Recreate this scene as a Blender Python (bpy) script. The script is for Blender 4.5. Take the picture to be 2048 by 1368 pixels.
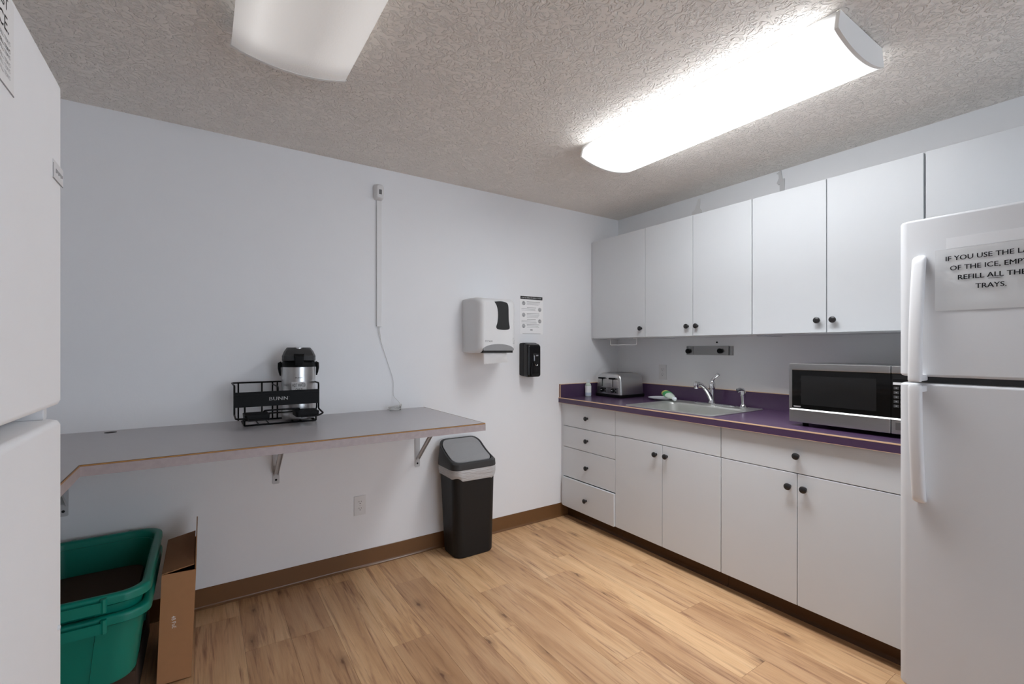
import bpy, bmesh, math, random
from mathutils import Vector, Matrix
from math import sin, cos, pi, radians

# ------------------------------------------------------------------ clear
for o in list(bpy.data.objects):
    bpy.data.objects.remove(o)
SC = bpy.context.scene
COL = SC.collection
random.seed(7)

# ------------------------------------------------------------------ camera
cam_d = bpy.data.cameras.new('camera')
cam = bpy.data.objects.new('camera', cam_d)
COL.objects.link(cam)
cam_d.sensor_width = 36.0
cam_d.lens = 925.1 / 2048 * 36.0
cam_d.shift_y = 12.8 / 2048
cam_d.clip_start = 0.02
cam.location = (-2.9576, -2.7875, 1.3043)
cam.rotation_euler = (pi / 2, 0, -0.5896)
SC.camera = cam

# ------------------------------------------------------------------ world, light, exposure
w = bpy.data.worlds.new('world')
w.use_nodes = True
w.node_tree.nodes['Background'].inputs[0].default_value = (0.88, 0.97, 1.10, 1)
w.node_tree.nodes['Background'].inputs[1].default_value = 4.15
SC.world = w
DOWN_POWER = 9.2            # watts of the tubes' downward beam
TUBE_POWER = 10.3            # strength of the lit diffuser
SC.view_settings.view_transform = 'Standard'
SC.view_settings.look = 'None'
SC.view_settings.gamma = 1.0
SC.view_settings.use_curve_mapping = False
SC.view_settings.exposure = 0.0
SC.cycles.use_denoising = True
SC.cycles.max_bounces = 10
SC.cycles.diffuse_bounces = 8
SC.cycles.sample_clamp_indirect = 6.0

# ================================================================== materials
def srgb(r, g, b):
    f = lambda c: (c / 255 / 12.92) if c / 255 <= 0.04045 else ((c / 255 + 0.055) / 1.055) ** 2.4
    return (f(r), f(g), f(b), 1)

def mat(name, col, rough=0.5, metal=0.0, var=0.03, scale=40.0, bump=0.0, bscale=300.0, spec=0.5, aniso=None):
    m = bpy.data.materials.new(name)
    m.use_nodes = True
    nt = m.node_tree
    N, L = nt.nodes, nt.links
    b = N['Principled BSDF']
    b.inputs['Roughness'].default_value = rough
    b.inputs['Metallic'].default_value = metal
    b.inputs['Specular IOR Level'].default_value = spec
    tc = N.new('ShaderNodeTexCoord')
    no = N.new('ShaderNodeTexNoise')
    no.inputs['Scale'].default_value = scale
    no.inputs['Detail'].default_value = 3
    src = tc.outputs['Object']
    if aniso:
        mp = N.new('ShaderNodeMapping')
        mp.inputs['Scale'].default_value = aniso
        L.new(src, mp.inputs[0])
        src = mp.outputs[0]
    L.new(src, no.inputs['Vector'])
    mix = N.new('ShaderNodeMix')
    mix.data_type = 'RGBA'
    d = 1 - var
    mix.inputs[6].default_value = (col[0] * d, col[1] * d, col[2] * d, 1)
    u = 1 + var
    mix.inputs[7].default_value = (min(1, col[0] * u), min(1, col[1] * u), min(1, col[2] * u), 1)
    L.new(no.outputs['Fac'], mix.inputs[0])
    L.new(mix.outputs[2], b.inputs['Base Color'])
    if bump:
        n2 = N.new('ShaderNodeTexNoise')
        n2.inputs['Scale'].default_value = bscale
        n2.inputs['Detail'].default_value = 2
        L.new(src, n2.inputs['Vector'])
        bp = N.new('ShaderNodeBump')
        bp.inputs['Strength'].default_value = bump
        bp.inputs['Distance'].default_value = 0.002
        L.new(n2.outputs['Fac'], bp.inputs['Height'])
        L.new(bp.outputs[0], b.inputs['Normal'])
    return m

M = {}
M['wall'] = mat('wall_paint', srgb(233, 234, 236), 0.62, 0, 0.012, 6, 0.12, 90)
M['ceil_plain'] = None
M['brown'] = mat('brown_vinyl', srgb(112, 78, 48), 0.3, 0, 0.05, 25)
M['cab'] = mat('white_melamine', srgb(212, 215, 218), 0.42, 0, 0.01, 12)
M['kick'] = mat('shaded_brown_vinyl', srgb(78, 50, 26), 0.45, 0, 0.05, 25, spec=0.25)  # brown vinyl darkened for the shade in the toe recess
M['cab_in'] = mat('cabinet_edge', srgb(118, 118, 118), 0.6, 0, 0.02, 12)  # carcass darkened to put shade into the door gaps
M['knob'] = mat('black_knob', srgb(42, 41, 42), 0.35, 0.2, 0.1, 80)
M['purple'] = mat('purple_laminate', srgb(77, 57, 84), 0.27, 0, 0.05, 120)
M['tan'] = mat('tan_edge', srgb(222, 186, 150), 0.5, 0, 0.08, 60)
M['oaktan'] = mat('oak_edge', srgb(178, 128, 62), 0.5, 0, 0.1, 60)
M['oakdark'] = mat('dark_edge_line', srgb(104, 72, 36), 0.5, 0, 0.1, 60)
M['shelf'] = mat('grey_laminate', srgb(171, 168, 171), 0.33, 0, 0.04, 45)
M['shelf_edge'] = mat('mottled_laminate_edge', srgb(168, 156, 156), 0.4, 0, 0.16, 55)
M['steel'] = mat('brushed_steel', srgb(196, 196, 196), 0.30, 1.0, 0.08, 30, 0, 300, aniso=(1, 1, 30))
M['steel_v'] = mat('brushed_steel_vertical', srgb(200, 200, 200), 0.28, 1.0, 0.10, 30, aniso=(30, 30, 0.6))
M['steel_dark'] = mat('brushed_steel_grey', srgb(150, 150, 150), 0.36, 1.0, 0.08, 30, aniso=(1, 1, 30))
M['steel_sink'] = mat('satin_sink_steel', srgb(214, 215, 211), 0.42, 1.0, 0.06, 20)
M['chrome'] = mat('chrome', srgb(225, 226, 228), 0.08, 1.0, 0.02, 10)
M['black'] = mat('black_plastic', srgb(15, 15, 16), 0.5, 0, 0.1, 60, spec=0.15)
M['blackgloss'] = mat('glossy_black', srgb(12, 12, 12), 0.12, 0, 0.1, 60)
M['blackwire'] = mat('black_powder_coat', srgb(7, 7, 8), 0.5, 0, 0.1, 60, spec=0.2)
M['glass_black'] = mat('black_glass', srgb(9, 9, 9), 0.06, 0, 0.1, 30)
M['glass_win'] = mat('tinted_window', srgb(30, 30, 30), 0.10, 0, 0.1, 400)
M['charcoal'] = mat('charcoal_plastic', srgb(27, 27, 28), 0.5, 0, 0.06, 60, spec=0.3)
M['lid'] = mat('dark_grey_plastic', srgb(54, 54, 55), 0.48, 0, 0.06, 60, spec=0.35)
M['panel'] = mat('grey_plastic', srgb(142, 142, 143), 0.5, 0, 0.03, 60)
M['fridge_lit'] = mat('lit_white_enamel', srgb(247, 248, 250), 0.6, 0, 0.01, 12, 0.06, 260, spec=0.1)  # same enamel made lighter for the light on the left refrigerator
M['fridge'] = mat('shaded_white_enamel', srgb(213, 214, 216), 0.6, 0, 0.01, 12, 0.06, 260, spec=0.1)  # same enamel made darker for the dimmer light on the right refrigerator
M['fridge_handle'] = mat('white_handle_plastic', srgb(226, 226, 227), 0.45, 0, 0.01, 12, spec=0.3)
M['gasket'] = mat('grey_gasket', srgb(96, 96, 97), 0.7, 0, 0.05, 30)
M['paper'] = mat('white_paper', srgb(242, 242, 242), 0.8, 0, 0.012, 30)
M['tape'] = mat('clear_tape', srgb(222, 223, 225), 0.35, 0, 0.02, 30)
M['ink'] = mat('black_ink', srgb(36, 36, 38), 0.7, 0, 0.03, 60)
M['ink_grey'] = mat('grey_ink', srgb(148, 148, 150), 0.7, 0, 0.03, 60)
M['ink_pale'] = mat('pale_ink', srgb(176, 176, 178), 0.7, 0, 0.03, 60)
M['white_print'] = mat('white_print', srgb(226, 226, 226), 0.6, 0, 0.02, 60)
M['plate_white'] = mat('outlet_plastic', srgb(222, 222, 222), 0.4, 0, 0.01, 30)
M['slot'] = mat('dark_slot', srgb(20, 20, 20), 0.8, 0, 0.02, 30)
M['green'] = mat('green_plastic', srgb(0, 126, 108), 0.38, 0, 0.05, 14)
M['card'] = mat('cardboard', srgb(168, 122, 84), 0.85, 0, 0.06, 35, 0.1, 400)
M['card_in'] = mat('cardboard_inside', srgb(150, 108, 74), 0.9, 0, 0.06, 35)
M['darkbox'] = mat('shaded_carton', srgb(70, 52, 40), 0.9, 0, 0.06, 35)  # brown darkened for the shade under and inside the totes
M['bracket'] = mat('grey_painted_steel', srgb(190, 190, 191), 0.5, 0.0, 0.03, 40)
M['bag'] = None
M['lens_off'] = None
M['lens_on'] = None
M['housing'] = mat('white_light_housing', srgb(232, 231, 228), 0.45, 0, 0.01, 20)
M['patch'] = mat('grey_silhouette_paint', srgb(196, 196, 197), 0.6, 0, 0.02, 40)
M['patch2'] = mat('pale_silhouette_paint', srgb(222, 222, 222), 0.6, 0, 0.02, 40)
M['cable'] = mat('white_cable', srgb(206, 206, 204), 0.45, 0, 0.02, 40)
M['china'] = mat('white_china', srgb(228, 230, 236), 0.15, 0, 0.01, 20)
M['soap_green'] = mat('green_label', srgb(60, 150, 90), 0.4, 0, 0.2, 90)
M['soap_yellow'] = mat('yellow_dish_soap', srgb(206, 196, 110), 0.2, 0, 0.05, 40)
M['soap_clear'] = mat('clear_plastic', srgb(206, 218, 206), 0.15, 0, 0.05, 40)
M['capwhite'] = mat('white_cap', srgb(225, 232, 236), 0.3, 0, 0.02, 40)
M['label_blue'] = mat('pale_label', srgb(196, 204, 220), 0.4, 0, 0.2, 120)
M['sensor_dark'] = mat('sensor_window', srgb(104, 104, 105), 0.3, 0, 0.1, 200)
M['trim'] = mat('bright_satin_trim', srgb(240, 240, 240), 0.4, 1.0, 0.02, 30)
M['gap'] = mat('dark_key_plastic', srgb(60, 60, 60), 0.8, 0, 0.02, 30)  # dark grey of the microwave keys
M['subfloor'] = mat('dark_floor_base', srgb(74, 76, 82), 0.95, 0, 0.15, 200)  # slab colour, dark to cut bounced light behind the camera
M['silver_label'] = mat('silver_button', srgb(205, 205, 207), 0.3, 0.7, 0.05, 40)

def principled(name):
    m = bpy.data.materials.new(name); m.use_nodes = True
    return m, m.node_tree.nodes, m.node_tree.links, m.node_tree.nodes['Principled BSDF']

# ceiling: knock-down texture
m, N, L, b = principled('knockdown_ceiling')
tc = N.new('ShaderNodeTexCoord')
b.inputs['Roughness'].default_value = 0.8
n0 = N.new('ShaderNodeTexNoise'); n0.inputs['Scale'].default_value = 3; n0.inputs['Detail'].default_value = 3
cm = N.new('ShaderNodeMix'); cm.data_type = 'RGBA'
cm.inputs[6].default_value = srgb(240, 234, 227); cm.inputs[7].default_value = srgb(246, 241, 234)
n1 = N.new('ShaderNodeTexNoise'); n1.inputs['Scale'].default_value = 30; n1.inputs['Detail'].default_value = 2.0
n1.inputs['Roughness'].default_value = 0.5; n1.inputs['Distortion'].default_value = 2.2
rp = N.new('ShaderNodeValToRGB')
rp.color_ramp.elements[0].position = 0.47; rp.color_ramp.elements[1].position = 0.60
n2 = N.new('ShaderNodeTexNoise'); n2.inputs['Scale'].default_value = 130; n2.inputs['Detail'].default_value = 2
ad = N.new('ShaderNodeMath'); ad.operation = 'MULTIPLY_ADD'; ad.inputs[1].default_value = 0.12
bp = N.new('ShaderNodeBump'); bp.inputs['Strength'].default_value = 0.9; bp.inputs['Distance'].default_value = 0.006
L.new(tc.outputs['Object'], n0.inputs[0]); L.new(tc.outputs['Object'], n1.inputs[0]); L.new(tc.outputs['Object'], n2.inputs[0])
L.new(n0.outputs['Fac'], cm.inputs[0]); L.new(cm.outputs[2], b.inputs['Base Color'])
L.new(n1.outputs['Fac'], rp.inputs[0]); L.new(n2.outputs['Fac'], ad.inputs[0]); L.new(rp.outputs[0], ad.inputs[2])
L.new(ad.outputs[0], bp.inputs['Height']); L.new(bp.outputs[0], b.inputs['Normal'])
M['ceil'] = m

# floor planks: oak-look vinyl, grain along y
m, N, L, b = principled('oak_vinyl_plank')
tc = N.new('ShaderNodeTexCoord'); oi = N.new('ShaderNodeObjectInfo'); geo = N.new('ShaderNodeNewGeometry')
cmb = N.new('ShaderNodeCombineXYZ')
mu = N.new('ShaderNodeMath'); mu.operation = 'MULTIPLY'; mu.inputs[1].default_value = 37.0
L.new(oi.outputs['Random'], mu.inputs[0]); L.new(mu.outputs[0], cmb.inputs[0]); L.new(mu.outputs[0], cmb.inputs[1])
va = N.new('ShaderNodeVectorMath'); va.operation = 'ADD'
L.new(geo.outputs['Position'], va.inputs[0]); L.new(cmb.outputs[0], va.inputs[1])
def stretched(sx, sy, det, rough=0.55, dist=0.0):
    mp = N.new('ShaderNodeMapping'); mp.inputs['Scale'].default_value = (sx, sy, 1)
    L.new(va.outputs[0], mp.inputs[0])
    n = N.new('ShaderNodeTexNoise'); n.inputs['Scale'].default_value = 1; n.inputs['Detail'].default_value = det
    n.inputs['Roughness'].default_value = rough; n.inputs['Distortion'].default_value = dist
    L.new(mp.outputs[0], n.inputs[0])
    return n.outputs['Fac']
def ramp(src, stops):
    r = N.new('ShaderNodeValToRGB'); e = r.color_ramp.elements
    e[0].position, e[0].color = stops[0]; e[1].position, e[1].color = stops[-1]
    for p_, c_ in stops[1:-1]:
        k = e.new(p_); k.color = c_
    L.new(src, r.inputs[0]); return r.outputs[0]
def mixc(fac, a, c, mode='MIX'):
    x = N.new('ShaderNodeMix'); x.data_type = 'RGBA'; x.blend_type = mode
    if isinstance(fac, float): x.inputs[0].default_value = fac
    else: L.new(fac, x.inputs[0])
    for s, v in ((6, a), (7, c)):
        if isinstance(v, tuple): x.inputs[s].default_value = v
        else: L.new(v, x.inputs[s])
    return x.outputs[2]
g = lambda v: (v, v, v, 1)
base = ramp(stretched(9, 1.1, 4, 0.6, 0.8), [(0.25, srgb(180, 138, 99)), (0.5, srgb(216, 177, 137)), (0.75, srgb(232, 199, 160))])
tone = ramp(oi.outputs['Random'], [(0.0, srgb(222, 212, 204)), (0.5, srgb(243, 237, 229)), (1.0, srgb(255, 250, 240))])
c1 = mixc(1.0, base, tone, 'MULTIPLY')
fine = ramp(stretched(170, 5, 3, 0.65), [(0.35, g(0.86)), (0.6, g(1.0))])
c2 = mixc(0.8, c1, fine, 'MULTIPLY')
streak = ramp(stretched(20, 1.0, 4, 0.7, 1.4), [(0.50, g(0.0)), (0.66, g(1.0))])
streak2 = ramp(stretched(85, 5, 3, 0.6), [(0.36, g(0.0)), (0.60, g(1.0))])
sm = N.new('ShaderNodeMath'); sm.operation = 'MULTIPLY'; L.new(streak, sm.inputs[0]); L.new(streak2, sm.inputs[1])
c3 = mixc(sm.outputs[0], c2, srgb(138, 97, 70))
# knots
mpk = N.new('ShaderNodeMapping'); mpk.inputs['Scale'].default_value = (6.0, 2.4, 1); L.new(va.outputs[0], mpk.inputs[0])
dn = N.new('ShaderNodeTexNoise'); dn.inputs['Scale'].default_value = 9; L.new(mpk.outputs[0], dn.inputs[0])
dv = N.new('ShaderNodeVectorMath'); dv.operation = 'MULTIPLY_ADD'; dv.inputs[1].default_value = (0.16, 0.16, 0)
L.new(dn.outputs['Color'], dv.inputs[0]); L.new(mpk.outputs[0], dv.inputs[2])
vo = N.new('ShaderNodeTexVoronoi'); vo.voronoi_dimensions = '2D'; vo.inputs['Scale'].default_value = 1.0
L.new(dv.outputs[0], vo.inputs['Vector'])
kn = ramp(vo.outputs['Distance'], [(0.02, g(1.0)), (0.06, g(0.45)), (0.20, g(0.0))])
sep = N.new('ShaderNodeSeparateColor'); L.new(vo.outputs['Color'], sep.inputs[0])
gt = N.new('ShaderNodeMath'); gt.operation = 'GREATER_THAN'; gt.inputs[1].default_value = 0.62; L.new(sep.outputs[0], gt.inputs[0])
km = N.new('ShaderNodeMath'); km.operation = 'MULTIPLY'; L.new(kn, km.inputs[0]); L.new(gt.outputs[0], km.inputs[1])
kk = N.new('ShaderNodeMath'); kk.operation = 'MULTIPLY'; kk.inputs[1].default_value = 0.85; L.new(km.outputs[0], kk.inputs[0])
c4 = mixc(kk.outputs[0], c3, srgb(96, 62, 42))
L.new(c4, b.inputs['Base Color'])
rr_ = N.new('ShaderNodeMapRange'); rr_.inputs['To Min'].default_value = 0.36; rr_.inputs['To Max'].default_value = 0.5
L.new(fine, rr_.inputs['Value']); L.new(rr_.outputs[0], b.inputs['Roughness'])
bp = N.new('ShaderNodeBump'); bp.inputs['Strength'].default_value = 0.15; bp.inputs['Distance'].default_value = 0.001
L.new(fine, bp.inputs['Height']); L.new(bp.outputs[0], b.inputs['Normal'])
M['plank'] = m

# bin liner: thin translucent film
m, N, L, b = principled('bin_liner_film')
b.inputs['Base Color'].default_value = srgb(184, 184, 185); b.inputs['Roughness'].default_value = 0.3
nz = N.new('ShaderNodeTexNoise'); nz.inputs['Scale'].default_value = 1.0; nz.inputs['Distortion'].default_value = 1.0
lt = N.new('ShaderNodeTexCoord'); lm = N.new('ShaderNodeMapping'); lm.inputs['Scale'].default_value = (9, 9, 75); lm.inputs['Rotation'].default_value = (0.12, 0.1, 0)
L.new(lt.outputs['Object'], lm.inputs[0]); L.new(lm.outputs[0], nz.inputs[0])
bp = N.new('ShaderNodeBump'); bp.inputs['Strength'].default_value = 0.8; bp.inputs['Distance'].default_value = 0.01
L.new(nz.outputs['Fac'], bp.inputs['Height']); L.new(bp.outputs[0], b.inputs['Normal'])
M['bag'] = m

# prismatic acrylic lens: off with an added faint glow, and lit
def lens(name, lit):
    m, N, L, b = principled(name)
    b.inputs['Base Color'].default_value = srgb(240, 239, 236)
    b.inputs['Roughness'].default_value = 0.35
    tc = N.new('ShaderNodeTexCoord')
    ck = N.new('ShaderNodeTexVoronoi'); ck.inputs['Scale'].default_value = 160
    L.new(tc.outputs['Object'], ck.inputs['Vector'])
    bp = N.new('ShaderNodeBump'); bp.inputs['Strength'].default_value = 0.25; bp.inputs['Distance'].default_value = 0.001
    L.new(ck.outputs['Distance'], bp.inputs['Height']); L.new(bp.outputs[0], b.inputs['Normal'])
    if not lit:                               # faint glow added to the lens in bands, strongest at the left
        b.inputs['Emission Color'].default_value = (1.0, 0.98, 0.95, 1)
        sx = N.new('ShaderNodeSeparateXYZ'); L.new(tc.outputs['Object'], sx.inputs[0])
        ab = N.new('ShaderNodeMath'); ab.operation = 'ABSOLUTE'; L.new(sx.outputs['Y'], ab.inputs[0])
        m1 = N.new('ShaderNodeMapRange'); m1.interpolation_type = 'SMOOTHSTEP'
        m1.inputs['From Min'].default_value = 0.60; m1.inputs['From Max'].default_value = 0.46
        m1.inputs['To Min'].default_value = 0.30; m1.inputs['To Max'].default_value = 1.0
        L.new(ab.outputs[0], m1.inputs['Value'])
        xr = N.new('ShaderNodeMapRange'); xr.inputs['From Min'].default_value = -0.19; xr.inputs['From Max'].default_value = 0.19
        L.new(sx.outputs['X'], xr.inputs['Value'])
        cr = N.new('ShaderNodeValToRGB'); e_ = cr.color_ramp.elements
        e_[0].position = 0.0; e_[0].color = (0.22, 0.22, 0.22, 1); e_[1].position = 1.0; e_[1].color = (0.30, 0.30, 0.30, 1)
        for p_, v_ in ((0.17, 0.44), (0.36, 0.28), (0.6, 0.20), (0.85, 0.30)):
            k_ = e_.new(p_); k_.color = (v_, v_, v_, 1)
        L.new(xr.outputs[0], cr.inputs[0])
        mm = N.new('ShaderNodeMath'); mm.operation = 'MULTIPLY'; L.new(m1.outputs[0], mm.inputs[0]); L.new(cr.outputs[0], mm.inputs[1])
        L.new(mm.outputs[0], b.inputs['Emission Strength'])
    if lit:
        b.inputs['Emission Color'].default_value = (0.95, 0.99, 1.03, 1)
        sx = N.new('ShaderNodeSeparateXYZ'); L.new(tc.outputs['Object'], sx.inputs[0])
        ab = N.new('ShaderNodeMath'); ab.operation = 'ABSOLUTE'; L.new(sx.outputs['Y'], ab.inputs[0])
        m1 = N.new('ShaderNodeMapRange'); m1.interpolation_type = 'SMOOTHSTEP'
        m1.inputs['From Min'].default_value = 0.605; m1.inputs['From Max'].default_value = 0.50
        m1.inputs['To Min'].default_value = 0.075; m1.inputs['To Max'].default_value = 1.0
        L.new(ab.outputs[0], m1.inputs['Value'])
        m2 = N.new('ShaderNodeMapRange'); m2.interpolation_type = 'SMOOTHSTEP'
        m2.inputs['From Min'].default_value = -0.008; m2.inputs['From Max'].default_value = -0.034
        m2.inputs['To Min'].default_value = 0.08; m2.inputs['To Max'].default_value = 1.0
        L.new(sx.outputs['Z'], m2.inputs['Value'])
        mm = N.new('ShaderNodeMath'); mm.operation = 'MULTIPLY'; L.new(m1.outputs[0], mm.inputs[0]); L.new(m2.outputs[0], mm.inputs[1])
        mp_ = N.new('ShaderNodeMath'); mp_.operation = 'MULTIPLY'; mp_.inputs[1].default_value = TUBE_POWER; L.new(mm.outputs[0], mp_.inputs[0])
        L.new(mp_.outputs[0], b.inputs['Emission Strength'])
    return m
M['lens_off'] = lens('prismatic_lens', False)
M['lens_on'] = lens('prismatic_lens_lit', True)

# ================================================================== helpers
def root_loc(o):
    v = Vector((0, 0, 0))
    while o is not None:
        v += o.location
        o = o.parent
    return v

def obj(name, bm, m, parent=None, loc=None, smooth=38):
    """link bm (world coordinates) as ONE mesh object under parent, or standing at loc"""
    bmesh.ops.recalc_face_normals(bm, faces=bm.faces)
    off = root_loc(parent) if parent is not None else Vector(loc or (0, 0, 0))
    bmesh.ops.translate(bm, verts=bm.verts, vec=-off)
    me = bpy.data.meshes.new(name)
    bm.to_mesh(me); bm.free()
    if isinstance(m, str): m = M[m]
    me.materials.append(m)
    if smooth:
        me.polygons.foreach_set('use_smooth', [True] * len(me.polygons))
        me.set_sharp_from_angle(angle=radians(smooth))
    o = bpy.data.objects.new(name, me)
    COL.objects.link(o)
    if smooth:                                # keep large flat faces flat beside small bevels
        wn = o.modifiers.new('weighted_normals', 'WEIGHTED_NORMAL')
        wn.keep_sharp = True; wn.weight = 80
    if parent is not None: o.parent = parent
    elif loc: o.location = loc
    return o

def thing(name, loc, label, cat, group=None):
    o = bpy.data.objects.new(name, None)
    o.empty_display_size = 0.05
    COL.objects.link(o); o.location = loc
    o['label'] = label; o['category'] = cat
    if group: o['group'] = group
    return o

def tag(o, label, cat, group=None):
    o['label'] = label; o['category'] = cat
    if group: o['group'] = group
    return o

def struct(o):
    o['kind'] = 'structure'; return o

def B(): return bmesh.new()

def box(bm, x0, x1, y0, y1, z0, z1, bev=0.0, seg=2):
    x0, x1 = min(x0, x1), max(x0, x1); y0, y1 = min(y0, y1), max(y0, y1); z0, z1 = min(z0, z1), max(z0, z1)
    vs = [bm.verts.new((x, y, z)) for x in (x0, x1) for y in (y0, y1) for z in (z0, z1)]
    fs = [bm.faces.new([vs[i] for i in q]) for q in ((0, 1, 3, 2), (4, 6, 7, 5), (0, 4, 5, 1), (2, 3, 7, 6), (0, 2, 6, 4), (1, 5, 7, 3))]
    if bev:
        es = list({e for f in fs for e in f.edges})
        bmesh.ops.bevel(bm, geom=es, offset=bev, segments=seg, profile=0.5, affect='EDGES')
    return bm

def bx(name, x0, x1, y0, y1, z0, z1, m, parent=None, bev=0.0, loc=None, seg=2):
    return obj(name, box(B(), x0, x1, y0, y1, z0, z1, bev, seg), m, parent, loc)

def loft(bm, rings, cap0=True, cap1=True, closed=True):
    R = [[bm.verts.new(p) for p in r] for r in rings]
    n = len(R[0])
    for a, b_ in zip(R, R[1:]):
        for i in range(n if closed else n - 1):
            j = (i + 1) % n
            bm.faces.new((a[i], a[j], b_[j], b_[i]))
    if cap0: bm.faces.new(R[0][::-1])
    if cap1: bm.faces.new(R[-1])
    return bm

def rr(cx, cy, hx, hy, r, nc=5):
    """rounded rectangle outline in the plane, list of (x, y)"""
    r = min(r, hx * 0.999, hy * 0.999)
    out = []
    for qx, qy, a0 in ((1, 1, 0), (-1, 1, pi / 2), (-1, -1, pi), (1, -1, 1.5 * pi)):
        for k in range(nc + 1):
            a = a0 + pi / 2 * k / nc
            out.append((cx + qx * (hx - r) + r * cos(a), cy + qy * (hy - r) + r * sin(a)))
    return out

def circ(c, r, n=20, ax='z'):
    out = []
    for i in range(n):
        a = 2 * pi * i / n
        u, v = r * cos(a), r * sin(a)
        out.append((c[0] + u, c[1] + v, c[2]) if ax == 'z' else (c[0], c[1] + u, c[2] + v) if ax == 'x' else (c[0] + u, c[1], c[2] + v))
    return out

def lathe(bm, c, prof, ax='z', n=24, sgn=1):
    """prof: list of (offset along axis, radius) from c"""
    rings = []
    for d, r in prof:
        d *= sgn
        p = (c[0], c[1], c[2] + d) if ax == 'z' else (c[0] + d, c[1], c[2]) if ax == 'x' else (c[0], c[1] + d, c[2])
        rings.append(circ(p, max(r, 1e-4), n, ax))
    return loft(bm, rings)

def tube(bm, pts, r, n=8, closed=False, radii=None):
    pts = [Vector(p) for p in pts]
    rings, prev = [], None
    K = len(pts)
    for i, p in enumerate(pts):
        if closed: d = pts[(i + 1) % K] - pts[i - 1]
        else: d = pts[min(i + 1, K - 1)] - pts[max(i - 1, 0)]
        d.normalize()
        if prev is None:
            a = Vector((0, 0, 1)) if abs(d.z) < 0.9 else Vector((1, 0, 0))
            s = d.cross(a).normalized()
        else:
            s = (prev - d * prev.dot(d))
            s = s.normalized() if s.length > 1e-6 else d.orthogonal().normalized()
        prev = s
        t = d.cross(s)
        q = radii[i] if radii else r
        rings.append([p + s * (q * cos(2 * pi * k / n)) + t * (q * sin(2 * pi * k / n)) for k in range(n)])
    if closed:
        rings.append(rings[0])
        R = [[bm.verts.new(p) for p in ring] for ring in rings[:-1]]
        R.append(R[0])
        for a, b_ in zip(R, R[1:]):
            for i in range(n):
                j = (i + 1) % n
                bm.faces.new((a[i], a[j], b_[j], b_[i]))
        return bm
    return loft(bm, rings)

def round_path(pts, r=0.012, n=4):
    """fillet the corners of a polyline"""
    P = [Vector(p) for p in pts]
    out = [P[0]]
    for a, b_, c in zip(P, P[1:], P[2:]):
        d1, d2 = (a - b_), (c - b_)
        q = min(r, d1.length * 0.45, d2.length * 0.45)
        s, e = b_ + d1.normalized() * q, b_ + d2.normalized() * q
        for k in range(n + 1):
            t = k / n
            out.append(s * (1 - t) ** 2 + b_ * (2 * t * (1 - t)) + e * t ** 2)
    out.append(P[-1])
    return out

def catmull(pts, n=6):
    P = [Vector(p) for p in pts]
    P = [P[0] * 2 - P[1]] + P + [P[-1] * 2 - P[-2]]
    out = []
    for i in range(1, len(P) - 2):
        a, b_, c, d = P[i - 1:i + 3]
        for k in range(n):
            t = k / n
            out.append(0.5 * ((2 * b_) + (c - a) * t + (2 * a - 5 * b_ + 4 * c - d) * t * t + (3 * b_ - a - 3 * c + d) * t ** 3))
    out.append(P[-2])
    return out

def prism(bm, pts, ax, a, b_):
    """extrude a 2D outline along an axis from a to b_. 2D coordinates are the two other axes in xyz order"""
    def p3(q, t):
        return (t, q[0], q[1]) if ax == 'x' else (q[0], t, q[1]) if ax == 'y' else (q[0], q[1], t)
    return loft(bm, [[p3(q, a) for q in pts], [p3(q, b_) for q in pts]])

def text_mesh(s, bold=0.0, shear=0.0, spacing=1.0):
    cu = bpy.data.curves.new('lettering', 'FONT')
    cu.body = s; cu.size = 1.0; cu.extrude = 0.0; cu.offset = bold; cu.shear = shear
    cu.space_character = spacing; cu.resolution_u = 3
    to = bpy.data.objects.new('lettering', cu)
    COL.objects.link(to)
    dg = bpy.context.evaluated_depsgraph_get()
    me = bpy.data.meshes.new_from_object(to.evaluated_get(dg))
    bpy.data.objects.remove(to)
    bm = B(); bm.from_mesh(me)
    bpy.data.meshes.remove(me)
    return bm

def text(s, origin, right, up, cap, m, parent, width=None, align='l', bold=0.0, shear=0.0, spacing=1.0, name='lettering', wrap=None):
    """flat lettering; origin is the baseline point (left, centre or right). wrap = (centre, radius) bends it round a vertical cylinder"""
    bm = text_mesh(s, 0.0, shear, spacing)
    if bold:                                  # heavier strokes: side-by-side copies
        g0 = list(bm.verts) + list(bm.edges) + list(bm.faces)
        d2 = bmesh.ops.duplicate(bm, geom=g0)
        bmesh.ops.translate(bm, verts=[q for q in d2['geom'] if isinstance(q, bmesh.types.BMVert)], vec=(bold, bold * 0.3, 0))
    xs = [v.co.x for v in bm.verts]; ys = [v.co.y for v in bm.verts]
    x0, x1 = min(xs), max(xs)
    k = cap / 0.72
    kx = (width / (x1 - x0)) if width else k
    R, U, O = Vector(right).normalized(), Vector(up).normalized(), Vector(origin)
    for v in bm.verts:
        x = (v.co.x - x0) * kx; y = v.co.y * k
        W = (x1 - x0) * kx
        if align == 'c': x -= W / 2
        if align == 'r': x -= W
        p = O + R * x + U * y
        if wrap:
            c, rad, ang = wrap
            a = ang + x / rad
            p = Vector((c[0] + rad * cos(a), c[1] + rad * sin(a), O.z + y))
        v.co = p
    o = obj(name, bm, m, parent, smooth=0)
    return o

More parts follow.
